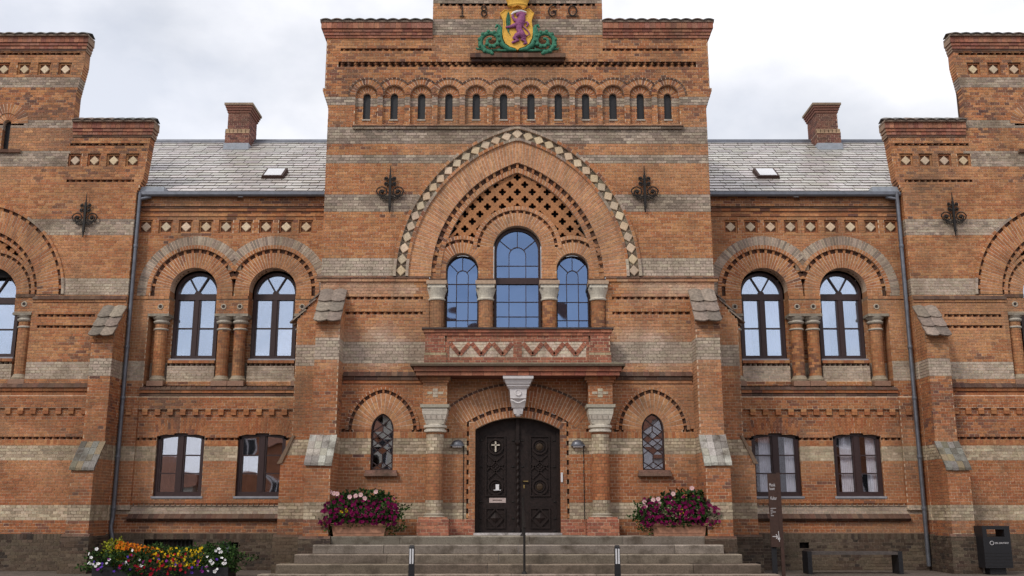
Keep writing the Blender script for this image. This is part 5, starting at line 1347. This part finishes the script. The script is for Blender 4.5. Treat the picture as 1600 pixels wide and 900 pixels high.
# ---------------------------------------------------------------- crest, date, wall anchors
M['white2'] = mat('white_enamel', (.75, .72, .74), .5, v=.05)
def cr(X_, Y_): return ((X_ / 7.27 - 109) * .0147, 13.085 - .0161 * Y_ / 7.27)
def outline(name, pts, y0, y1, m, parent, col=(.5,.5,.5)):
    a = Acc(); a.prism([(x, y0, z) for x, z in pts], [(x, y1, z) for x, z in pts], col); return a.build(name, m, parent)
CRE = Acc()
sp = [cr(*p) for p in ((600,190),(622,176),(650,152),(690,158),(730,150),(760,118),(795,104),(830,118),(855,148),(895,152),(930,138),(958,170),(982,190),(962,230),(952,280),(960,340),(968,400),(955,470),(925,530),(870,566),(820,580),(795,602),(770,580),(715,566),(665,530),(640,480),(628,410),(636,340),(640,280),(622,230))]
CRE.prism([(x, -.16, z) for x, z in sp], [(x, -.02, z) for x, z in sp])
crest = CRE.build('coat_of_arms', 'yellow', HALL, label='yellow shield with a purple lion under a crown')
a = Acc(); tube(a, [(x, -.165, z) for x, z in sp + sp[:1]], .014, 6); a.build('shield_rim', 'yellow', crest)
a = Acc()
def caps(pts, y=-.19, fl=.8):
    P_ = []; rr = []
    for (X_, Y_, r_) in pts: x, z = cr(X_, Y_); P_.append((x, y, z)); rr.append(r_ * .00205)
    for i, p in enumerate(P_): ball(a, p, rr[i] * 1.0, sy=fl, seg=8, rings=6)
    tube(a, P_, rr, 8, flat=fl)
caps([(850,212,36),(840,262,48),(812,320,48),(812,372,34),(838,425,42)], fl=.7)
caps([(838,430,40),(790,448,34),(762,474,24),(800,500,17),(772,514,16),(742,524,15)]); caps([(845,440,40),(868,475,27),(848,492,17),(882,505,15),(892,532,16),(868,540,10)])
caps([(800,322,30),(752,338,26),(712,350,17),(672,354,14)]); caps([(790,285,26),(755,262,18),(738,235,14),(745,215,12)])
caps([(852,425,12),(905,452,8),(932,432,8),(918,400,8),(880,365,8),(856,335,8),(872,300,8),(905,296,10),(918,318,14),(900,345,10)])
caps([(830,200,30),(800,208,22),(790,222,10)]); caps([(868,196,12),(890,206,10)])
for k in range(12): X_ = 815 + (k % 4) * 18; Y_ = 230 + (k // 4) * 26; x, z = cr(X_, Y_); ball(a, (x, -.225, z), .018, seg=6, rings=4)
a.build('lion', 'purple', crest, smooth=True)
a = Acc(); caps([(728,208,8),(752,190,14),(790,176,16),(840,170,14),(880,180,8),(900,186,3)], y=-.20); a.build('ribbon', 'white2', crest, smooth=True)
a = Acc()
for k in range(16):
    Y_ = 185 + k * 14; w_ = 26 * math.sin(math.pi * (k + 1) / 17); x, z = cr(690, Y_)
    for s in (-1, 1): lbar(a, Fr((0, -.165, 0), (1, 0, 0), (0, -1, 0)), (x - (k - 8) * .001, z - .02), (x + s * w_ * .002, z + .012), .016, 0, .02)
tube(a, [(cr(690,200)[0], -.18, cr(690,200)[1]), (cr(680,380)[0], -.18, cr(680,380)[1]), (cr(715,440)[0], -.18, cr(715,440)[1])], .008, 5)
a.build('palm_branch', 'green', crest)
# crown
a = Acc(); x0, z0 = 0.01, cr(0, 128)[1]
rows = []
for (zz, r_) in ((z0, .205), (z0 + .03, .235), (z0 + .05, .225), (z0 + .09, .235), (z0 + .20, .28), (z0 + .22, .30), (z0 + .26, .30)):
    rows.append([(x0 + r_ * math.cos(2*math.pi*k/20), -.20 + r_ * .55 * math.sin(2*math.pi*k/20), zz) for k in range(20)])
a.grid(rows, (.5,.5,.5), True)
for k in range(20):
    an = 2*math.pi*k/20
    ball(a, (x0 + .285 * math.cos(an), -.20 + .285 * .55 * math.sin(an), z0 + .24), .022, seg=6, rings=4)
for k in range(8):
    an = 2*math.pi*k/8 + .2
    tube(a, [(x0 + .30*math.cos(an)*t_, -.20 + .165*math.sin(an)*t_, z0 + .26 + h_) for t_, h_ in ((1, 0), (1.08, .10), (1.0, .20), (.7, .28), (.3, .26), (0, .22))], .026, 6)
    ball(a, (x0 + .33*math.cos(an), -.20 + .18*math.sin(an), z0 + .33), .045, seg=7, rings=5)
ball(a, (x0, -.20, z0 + .54), .06); a.build('crown', 'yellow', crest)
# scrolls
for s in (-1, 1):
    a = Acc(); mx_ = lambda X_: 795 + s * (X_ - 795)
    def P_(X_, Y_, y=-.14): x, z = cr(mx_(X_), Y_); return (x, y, z)
    tube(a, [P_(1000-420+30, 345), P_(600, 400), P_(590, 470), P_(620, 540), P_(690, 590), P_(770, 600)], [.03, .06, .07, .07, .06, .03], 8)
    sp2 = []; rr = []
    for k in range(34):
        t = k / 33; an = R(-60 + 560 * t) if True else 0; rad = 118 * (1 - t) + 22
        sp2.append(P_(495 + rad * math.cos(math.pi - an + .6) * 1.0, 505 - rad * .88 * math.sin(math.pi - an + .6), -.14 - .05 * t)); rr.append(.062 * (1 - .5 * t))
    tube(a, sp2, rr, 8)
    for k in range(0, 26, 2):
        p = sp2[k]; c = P_(495, 505); d = Vector((p[0] - c[0], 0, p[2] - c[2])).normalized(); ball(a, tuple(Vector(p) + d * .03 + Vector((0, -.03, 0))), .046, seg=6, rings=4)
    tube(a, [P_(545, 350), P_(560, 320), P_(590, 330), P_(585, 370), P_(560, 430)], [.02, .035, .04, .045, .03], 7)
    tube(a, [P_(430, 560), P_(380, 585), P_(335, 590), P_(325, 570)], [.05, .04, .025, .01], 7); tube(a, [P_(540, 600), P_(590, 595), P_(600, 570)], [.03, .03, .012], 7)
    tube(a, [P_(420, 600), P_(620, 605), P_(780, 600)], .03, 6)
    a.build('acanthus_scroll', 'green', crest, smooth=True)
# iron date 1860
def glyph(ch, x, z, w, h):
    q = lambda u, v: (x + u * w, -.035, z + v * h)
    a = Acc()
    if ch == '1': tube(a, [q(.15, .82), q(.5, 1), q(.5, 0)], .014, 6); tube(a, [q(.15, 0), q(.85, 0)], .016, 6)
    if ch == '8':
        for c, r_ in ((.75, .23), (.26, .26)): tube(a, [q(.5 + r_ * 1.4 * math.cos(k*math.pi/8), c + r_ * math.sin(k*math.pi/8)) for k in range(17)], .015, 6)
    if ch == '6':
        tube(a, [q(.95, .86), q(.7, 1), q(.4, .97), q(.15, .75), q(.05, .45), q(.15, .15), q(.45, 0), q(.8, .1), q(.92, .32), q(.8, .5), q(.5, .52)], .015, 6); tube(a, [q(.5, .52), q(1.05, .52)], .013, 6)
    if ch == '0':
        tube(a, [q(.5 + .42*math.cos(k*math.pi/8), .52 + .46*math.sin(k*math.pi/8)) for k in range(17)], .016, 6); tube(a, [q(-.15, .02), q(1.15, .02)], .014, 6)
    return a
for ch, x, w_ in (('1', -1.36, .16), ('8', -.86, .17), ('6', .72, .20), ('0', 1.18, .22)):
    glyph(ch, x, 12.66, w_, .27).build('date_numeral', 'iron', HALL)
# anchors
a = Acc()
tube(a, [(0, -.07, .59), (0, -.07, .35)], [.008, .02], 6); bx(a, F0, -.026, .026, -.38, .36, .05, .09); tube(a, [(0, -.07, -.36), (0, -.07, -.50)], [.028, .012], 6)
def spiral(cx, cz, r0, r1, a0, a1, n=26, th=.013, y=-.07): tube(a, [(cx + (r0 + (r1 - r0)*k/n) * math.cos(R(a0 + (a1-a0)*k/n)), y, cz + (r0 + (r1-r0)*k/n) * math.sin(R(a0 + (a1-a0)*k/n))) for k in range(n + 1)], th, 6)
for s in (-1, 1):
    spiral(s*.17, -.03, .135, .03, 90 - s*80 + (0 if s > 0 else 0), 90 - s*80 + s*520, th=.015); tube(a, [(s*.02, -.07, -.15), (s*.09, -.07, -.19), (s*.17, -.07, -.18), (s*.20, -.07, -.14)], .014, 6)
    tube(a, [(s*.03, -.07, -.12), (s*.12, -.07, -.155), (s*.26, -.07, -.10), (s*.305, -.07, -.0)], .014, 6)
    for cz in (.17, .29): spiral(s*.085, cz, .055, .015, 180 if s > 0 else 0, (180 if s > 0 else 0) + s*450, n=16, th=.014); ball(a, (s*.085, -.07, cz), .03, seg=6, rings=4)
    ball(a, (s*.17, -.07, -.03), .04, seg=7, rings=5)
bx(a, F0, -.02, .02, -.02, .02, 0, .08)
an0 = a.build('wall_anchor', 'iron', HALL); an0.location = (-2.84, 0, 8.40)
for (x, y, z) in ((2.84, 0, 8.40), (-10.39, 1.8, 8.33), (10.50, 1.8, 8.36)):
    o = an0.copy(); COL.objects.link(o); o.location = (x, y, z)

# ================================================================== SETTING
def struct(name, a, m): o = a.build(name, m); o['kind'] = 'structure'; return o
a = Acc(); a.quad((-400, -400, .12), (400, -400, .12), (400, 400, .12), (-400, 400, .12)); struct('plaza', a, 'pave')
# paving slabs near the building
a = Acc()
for i in range(40):
    for j in range(9):
        x = -12 + i * .6 + (.3 if j % 2 else 0); y = -7.2 + j * .6; bx(a, front(y), x + .008, x + .592, .115, .128 + rnd.uniform(0, .004), -.584, 0)
o = a.build('paving_slabs', 'pave'); o['kind'] = 'structure'

# steps
st = thing('entrance_steps', 'broad flight of weathered granite steps up to the double door', 'steps', (0, 0, 0))
SY = [-1.0, -1.33, -1.66, -1.99, -2.32]; SZ = [.94, .785, .62, .455, .29]; SX = [3.70, 3.99, 4.27, 4.54, 4.80]
for i in range(5):
    zt = SZ[i]; zb = SZ[i + 1] if i < 4 else .12; yf = SY[i]; yb = -.0 if i == 0 else SY[i - 1] + .03
    cuts = [-SX[i]] + sorted(rnd.uniform(-.9, .9) + (k - 1) * 2.4 + (.3 if i % 2 else -.4) for k in range(3)) + [SX[i]]
    base = [(.15, .13, .105), (.21, .17, .148), (.145, .115, .09), (.12, .092, .07), (.17, .135, .108)][i]
    for k in range(4):
        xa, xb = cuts[k] + .004, cuts[k + 1] - .004; a = Acc(); b_ = .018; col = jit(base, .14)
        # rounded nosing
        prof = [(yb, zt), (yf + b_, zt), (yf + .006, zt - .008), (yf, zt - b_ - .005), (yf, zb + .008), (yf + .02, zb - .01)]
        n = len(a.v)
        for x in (xa, xb): a.v += [(x, y, z) for y, z in prof]
        m_ = len(prof)
        for q in range(m_ - 1): a.f.append((n + q, n + q + 1, n + m_ + q + 1, n + m_ + q)); a.c.append(col if q > 1 else tuple(v_ * 2.0 for v_ in col))  # tread tops paler, the sky's light put into their colour
        a.f.append(tuple(n + q for q in range(m_))); a.f.append(tuple(n + m_ + q for q in range(m_))); a.c += [col, col]
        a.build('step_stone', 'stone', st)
# handrail up the middle
hr = thing('handrail', 'slim iron handrail in the middle of the steps with two posts', 'handrail', (.1, -2.1, .29))
def H(a, nm, m='iron'): o = a.build(nm, m, hr); o.location = (-.1, 2.1, -.29); return o
a = Acc(); tube(a, [(.11, -2.12, .29), (.11, -2.12, 1.16)], .022, 8); lathe(a, .11, -2.12, [(.455 - .165, .06), (.31, .05), (.34, .03)], 10); H(a, 'post')
a = Acc(); tube(a, [(.10, -.62, .94), (.10, -.62, 1.66)], .022, 8); lathe(a, .10, -.62, [(.94, .06), (.96, .05), (.99, .03)], 10); H(a, 'post')
a = Acc(); tube(a, [(.11, -2.25, 1.12), (.11, -2.12, 1.16), (.10, -.62, 1.66), (.10, -.50, 1.68)], .024, 8); H(a, 'rail')

# wall lamps
for s, lb in ((-1, 'domed grey wall lamp left of the entrance door'), (1, 'domed grey wall lamp right of the entrance door')):
    t = thing('wall_lamp', lb, 'lamp', (s * 1.27, 0, 2.78), group='lamps either side of the door')
    a = Acc(); rows = []
    for i in range(7):
        an = R(90 * i / 6); rows.append([(.14 * math.cos(an) * math.cos(math.pi * k / 12) , -.13 * math.cos(an) * math.sin(math.pi * k / 12), .125 * math.sin(an)) for k in range(13)])
    a.grid(rows, (.5, .5, .5)); a.quad((-.14, 0, 0), (.14, 0, 0), (.12, -.10, 0), (-.12, -.10, 0)); bx(a, F0, -.145, .145, -.012, .01, 0, .135); a.build('lamp_shade', 'zinc', t)
    a = Acc(); bx(a, F0, -.10, .10, -.04, -.012, .03, .11); a.build('light_glass', 'white', t)
    a = Acc(); tube(a, [(-s*.13*1, -.015, 0), (-s*.13, -.015, -1.55)] if s < 0 else [(.12, -.015, 0), (.12, -.015, -1.55)], .009, 5); a.build('cable', 'iron', t)

# bollards
for x, lb in ((-1.90, 'slim black bollard with pale reflectors left of the handrail'), (1.75, 'slim black bollard with pale reflectors right of the handrail')):
    t = thing('bollard', lb, 'bollard', (x, -3, .12), group='bollards at the foot of the steps')
    a = Acc(); a.hexa([(-.055, -.05, 0), (.055, -.05, 0), (.045, -.045, .68), (-.045, -.045, .68)], [(-.055, .05, 0), (.055, .05, 0), (.045, .045, .68), (-.045, .045, .68)], back=True)
    a.hexa([(-.045, -.045, .68), (.045, -.045, .68), (.035, -.03, .72), (-.035, -.03, .72)], [(-.045, .045, .68), (.045, .045, .68), (.035, .03, .72), (-.035, .03, .72)], back=True); a.build('bollard_post', 'black', t)
    for d in (-.022, .022): a = Acc(); bx(a, front(-.052), d - .014, d + .014, .40, .66, 0, .006); a.build('reflector', 'reflector', t)

# ---------------------------------------------------------------- flowers
def leafpile(a, cx, cy, cz, rx, ry, rz, n, cols, sz=.05, top=0, boxy=.35):
    for _ in range(n):
        while True:
            u, v, w = rnd.uniform(-1, 1), rnd.uniform(-1, 1), rnd.uniform(-1, 1)
            if abs(u) ** 3 + abs(v) ** 3 + abs(w) ** 3 < 1: break
        k = rnd.uniform(.75, 1.0) ** .5
        m_ = (abs(u)**3 + abs(v)**3 + abs(w)**3) ** (1/3) or 1
        if rnd.random() < .7: u, v, w = u/m_*k, v/m_*k, w/m_*k
        bump = 1 + .5 * noise.noise(Vector((u*2.1 + cx, v*2, w*2)))
        p = Vector((cx + u * rx * bump, cy + v * ry * bump, cz + w * rz * bump)); d = Vector((rnd.uniform(-1, 1), rnd.uniform(-1, .3), rnd.uniform(-.6, 1))).normalized()
        e = d.cross(Vector((rnd.uniform(-1,1), rnd.uniform(-1,1), rnd.uniform(-1,1)))).normalized(); s = sz * rnd.uniform(.6, 1.3)
        a.poly([tuple(p), tuple(p + d*s*.5 + e*s*.28), tuple(p + d*s), tuple(p + d*s*.5 - e*s*.28)], jit(rnd.choice(cols), .25))
def blossom(a, p, r, col, eye=(.6, .5, .1), n=5, tilt=None):
    d = tilt or Vector((rnd.uniform(-.6, .6), rnd.uniform(-1, -.4), rnd.uniform(-.1, .7))).normalized(); e = d.cross(Vector((0, 0, 1))).normalized(); f = e.cross(d); p = Vector(p)
    for k in range(n):
        t0 = 2*math.pi*k/n; t1 = 2*math.pi*(k + .9)/n; tm = (t0 + t1)/2
        a.poly([tuple(p), tuple(p + (e*math.cos(t0) + f*math.sin(t0))*r*.8 + d*r*.25), tuple(p + (e*math.cos(tm) + f*math.sin(tm))*r + d*r*.18), tuple(p + (e*math.cos(t1) + f*math.sin(t1))*r*.8 + d*r*.25)], jit(col, .15))
    if eye: q = p + d * r * .16; a.poly([tuple(q + (e*math.cos(k*2.09) + f*math.sin(k*2.09))*r*.25) for k in range(3)], eye)
GR = [(.022, .05, .014), (.035, .075, .018), (.016, .038, .012), (.055, .10, .025)]
MAG = [(.11, .003, .04), (.07, .002, .03), (.16, .005, .06)]
for s, lb in ((-1, 'terracotta trough of magenta petunias and pale dahlias left of the door'), (1, 'terracotta trough of magenta petunias with a few yellow blooms right of the door')):
    cx = -3.16 if s < 0 else 3.2; zb = .945
    t = thing('flower_planter', lb, 'planter', (cx, -.75, zb), group='flower troughs beside the entrance')
    a = Acc(); a.hexa([(-.50, -.22, 0), (.50, -.22, 0), (.54, -.24, .23), (-.54, -.24, .23)], [(-.50, .22, 0), (.50, .22, 0), (.54, .24, .23), (-.54, .24, .23)], back=True)
    bx(a, front(0), -.56, .56, .20, .25, -.26, .26); bx(a, front(0), -.46, .46, .06, .16, .215, .235); a.build('trough', 'terra', t)
    a = Acc(); leafpile(a, 0, 0, .47, .78, .34, .27, 3200, GR, .07); leafpile(a, .05 if s < 0 else .25, .05, .72, .50, .22, .16, 700, GR[:3], .08)
    leafpile(a, -.62, -.1, .26, .20, .2, .2, 300, GR, .06); leafpile(a, .66, -.1, .27, .22, .2, .2, 350, GR, .06)
    a.build('foliage', 'leaf', t, kind='stuff')
    a = Acc()
    for _ in range(190):
        u = rnd.uniform(-1, 1); v = rnd.uniform(-.8, 1)
        if u*u*.8 + v*v > 1.25: continue
        zz = .43 + v * .25 - .05*u*u*(1 if v < 0 else 0); blossom(a, (u * .78, -.26 - .12 * math.sqrt(max(0, 1 - v*v)) + rnd.uniform(-.04, .05), zz), rnd.uniform(.028, .044), rnd.choice(MAG), eye=(.12, .004, .04))
    for _ in range(22): u = rnd.uniform(-.7, .7); blossom(a, (u, -.2, .66 + rnd.uniform(-.05, .12)), .036, rnd.choice(MAG), eye=None)
    a.build('petunias', 'petal', t, kind='stuff')
    a = Acc(); xs = [(-.60, .86), (-.52, .83), (-.45, .82), (-.20, .76), (-.08, .78), (.02, .80), (.10, .73), (.32, .86)] if s < 0 else [(-.68, .66), (-.66, .58), (-.5, .70), (-.4, .72), (-.38, .63), (-.1, .82), (-.12, .66), (.28, .93)]
    for (x, z) in xs: blossom(a, (x, -.22, z), .05, (.62, .40, .42), eye=(.5, .35, .1), n=8, tilt=Vector((rnd.uniform(-.3, .3), -1, .2)).normalized())
    for _ in range(10): blossom(a, ((-.28 if s < 0 else .02) + rnd.uniform(-.07, .07), -.37, .48 + rnd.uniform(-.04, .05)), .022, (.65, .45, .02), eye=None)
    a.build('dahlias', 'petal', t, kind='stuff')
t = thing('flower_bed', 'long low bed of orange, yellow, white, violet and red summer flowers by the left wall', 'flowers', (-7.1, -.5, .12))
a = Acc(); bx(a, front(0), -1.35, 1.35, 0, .22, -.3, .3); a.build('planting_box', 'black', t)
a = Acc(); leafpile(a, 0, 0, .30, 1.42, .42, .30, 6000, GR, .07); leafpile(a, -1.05, .05, .52, .22, .2, .22, 400, [(.22, .24, .02), (.30, .30, .03)], .07)
leafpile(a, 1.12, 0, .40, .34, .3, .28, 700, GR, .07); a.build('foliage', 'leaf', t, kind='stuff')
def patch(nm, n, f, cols, r, eye=None, k=5):
    a = Acc()
    for _ in range(n): blossom(a, f(), r * rnd.uniform(.75, 1.2), rnd.choice(cols), eye=eye, n=k)
    a.build(nm, 'petal', t, kind='stuff')
U = rnd.uniform
def f_or():
    x = U(-.95, -.05); return (x, -.15 + U(-.12, .12), .67 - .22*(x + .95)/1.0*.9 + U(-.09, .07))
patch('marigolds', 260, f_or, [(.50, .13, .01), (.56, .19, .012), (.36, .06, .008)], .021)
patch('yellow_daisies', 130, lambda: (U(-.12, .82), -.30 + U(-.1, .15), .44 + U(-.22, .16)), [(.72, .50, .02), (.68, .42, .015)], .026)
patch('white_petunias', 34, lambda: (rnd.choice([U(-1.4, -1.15), U(-1.1, -.3), U(.95, 1.35), U(.95, 1.35)]), -.42, .24 + U(-.1, .36)), [(.75, .73, .75)], .034, eye=(.5, .5, .3))
patch('violet_petunias', 24, lambda: (U(-1.3, 1.3), -.43, .22 + U(-.12, .26)), [(.10, .04, .34), (.07, .03, .25), (.2, .02, .2)], .034)
patch('red_petunias', 38, lambda: (rnd.gauss(.05, .4), -.42, .22 + U(-.13, .27)), [(.32, .008, .02), (.22, .006, .02)], .036)

# ---------------------------------------------------------------- sign, bench, bin, rails
def text(s, size, m, parent, loc, name='lettering', sx=1, ext=.002):
    cu = bpy.data.curves.new('t', 'FONT'); cu.body = s; cu.size = size; cu.extrude = ext; cu.align_x = 'LEFT'
    o = bpy.data.objects.new('t', cu); COL.objects.link(o)
    me = bpy.data.meshes.new_from_object(o); bpy.data.objects.remove(o)
    me.materials.clear(); me.materials.append(M[m])
    r = bpy.data.objects.new(name, me); COL.objects.link(r); r.parent = parent; r.location = loc; r.rotation_euler = (R(90), 0, 0); r.scale = (sx, 1, 1); return r
t = thing('information_sign', 'tall narrow brown sign post with white lettering right of the steps', 'sign', (5.13, -1.0, .12), rz=R(-10))
a = Acc(); bx(a, front(0), -.13, .045, .62, 2.04, -.05, .05); a.build('sign_board', 'rust', t)
a = Acc(); bx(a, front(0), .045, .11, 0, 2.06, -.06, .06); a.build('post', 'rust', t)
a = Acc(); bx(a, front(.02), -.13, -.03, 0, .62, -.04, .02); a.build('post', 'black', t)
text('Musik', .09, 'cord', t, (-.11, -.053, 1.79), sx=.55); text('huset', .085, 'cord', t, (-.11, -.053, 1.72), sx=.55)
text('Kultur', .095, 'cord', t, (-.10, -.053, 1.53), sx=.5)
for k, w_ in enumerate((.11, .05, .10, .03, .06)): a = Acc(); bx(a, front(0), -.11, -.11 + w_, 1.36 - k*.036, 1.368 - k*.036, .05, .054); a.build('lettering', 'cord', t)
a = Acc(); lbar(a, front(0), (-.10, .82), (.0, .82), .014, .05, .054); lbar(a, front(0), (.0, .82), (-.03, .86), .014, .05, .054); lbar(a, front(0), (.0, .82), (-.03, .78), .014, .05, .054)
lbar(a, front(0), (.02, .92), (.03, .72), .012, .05, .054); bx(a, front(0), .0, .045, .76, .80, .05, .054); a.build('arrow', 'cord', t)
t = thing('bench', 'backless bench with worn grey plank seat against the right wall', 'bench', (7.18, .85, .12))
for k in range(3): a = Acc(); bx(a, front(-.2 + k*.14 + .125), -.98, .98, .40, .46, 0, .125); a.build('seat_plank', 'bench', t)
for s in (-1, 1): a = Acc(); bx(a, front(0), *sorted((s*.92, s*1.01)), 0, .47, -.2, .21); a.build('leg', 'black', t)
t = thing('litter_bin', 'black litter bin with white lettering at the right edge', 'bin', (10.12, .6, .12))
a = Acc(); w_, h0, h1 = .29, .14, 1.0
bx(a, front(0), -w_, w_, h0, .74, -.2, .2); bx(a, front(0), -w_, -w_ + .09, .74, h1, -.2, .2); bx(a, front(0), w_ - .12, w_, .74, h1, -.2, .2); bx(a, front(0), -w_ + .09, w_ - .12, .93, h1, -.2, .2); bx(a, front(0), -w_+.09, w_-.12, .74, .78, -.2, .2)
a.build('bin_body', 'black', t); a = Acc(); bx(a, front(0), -.17, .17, 0, h0, -.12, .12); a.build('bin_foot', 'black', t)
a = Acc()
for k in range(5): bx(a, front(0), -w_ + .01, w_ - .01, .18 + k*.065, .185 + k*.065, .2, .204)
a.build('groove', 'iron', t)
a = Acc(); tube(a, [(-.115 + .038*math.cos(k*math.pi/8), -.204, .65 + .038*math.sin(k*math.pi/8)) for k in range(17)], .006, 5); a.build('round_logo', 'cord', t)
text('DEL DIN PANT', .052, 'cord', t, (-.055, -.204, .632), sx=.86)
t = thing('bicycle_rail', 'pair of slim black upright rails in front of the left wing', 'rail', (-11.9, .8, .12))
for d in (-.045, .055): a = Acc(); tube(a, [(d, 0, 0), (d, 0, .72)], .022, 6); a.build('rail_post', 'black', t)
a = Acc(); tube(a, [(-.045, 0, .72), (.0, 0, .74), (.055, 0, .72)], .022, 6); a.build('rail_top', 'black', t)
t = thing('wall_lantern', 'small black box lantern low on the wall right of the flower bed', 'lamp', (-6.55, 2.04, .60))
a = Acc(); bx(a, front(0), -.09, .09, -.13, .11, 0, .12); bx(a, front(0), -.10, .10, .11, .13, 0, .14); a.build('housing', 'black', t); a = Acc(); bx(a, front(0), -.045, .045, -.06, .05, .12, .126); a.build('light_glass', 'zinc', t)

# ---------------------------------------------------------------- houses across the square (seen in the window panes)
def house(name, x, y, w_, d_, h, lb, wallm, rm):
    t = thing(name, lb, 'house', (x, y, .12), group='houses across the square')
    a = Acc(); bx(a, Fr((0, 0, 0), (1, 0, 0), (0, 1, 0)), -w_/2, w_/2, 0, h, -d_, 0); a.build('house_wall', wallm, t)
    a = Acc(); a.prism([(-w_/2 - .3, .4, h), (-w_/2 - .3, -d_ - .4, h), (-w_/2 - .3, -d_/2, h + d_*.42)], [(w_/2 + .3, .4, h), (w_/2 + .3, -d_ - .4, h), (w_/2 + .3, -d_/2, h + d_*.42)]); a.build('roof', rm, t)
    n = int(w_ / 2.4)
    for i in range(n):
        for k in range(int(h / 3)):
            a = Acc(); cx = -w_/2 + (i + .5) * w_ / n; z = 1 + k * 2.9; Fh = Fr((0, 0, 0), (1, 0, 0), (0, 1, 0))
            for q in ((cx - .55, cx - .47, z, z + 1.5), (cx + .47, cx + .55, z, z + 1.5), (cx - .55, cx + .55, z + 1.42, z + 1.5), (cx - .55, cx + .55, z, z + .08), (cx - .04, cx + .04, z, z + 1.5)): bx(a, Fh, *q, 0, .05)
            f = a.build('window', 'white', t); a = Acc(); bx(a, Fh, cx - .5, cx + .5, z + .05, z + 1.45, .0, .02); a.build('pane', 'black', f)
M['rbrick'] = mat('far_red_brick', (.30, .12, .06), .9, v=.2, vs=3)
house('low_house', -21.5, -34, 8, 5, 1.9, 'low cream house with a red pantile roof across the square', 'plaster', 'rooftile')
house('terraced_house', -11.9, -34, 8, 8, 6.2, 'red brick house with white windows between the cream houses', 'rbrick', 'rooftile')
house('terraced_house', -.8, -34, 13, 9, 7.9, 'tall cream plastered house with a red pantile roof opposite the entrance', 'plaster', 'rooftile')
house('terraced_house', 12.4, -34, 12, 9, 5.6, 'white plastered house with a red roof opposite the right side', 'white', 'rooftile')
house('terraced_house', 24.5, -35, 11, 9, 6.6, 'red brick house at the far right end of the row', 'rbrick', 'rooftile')
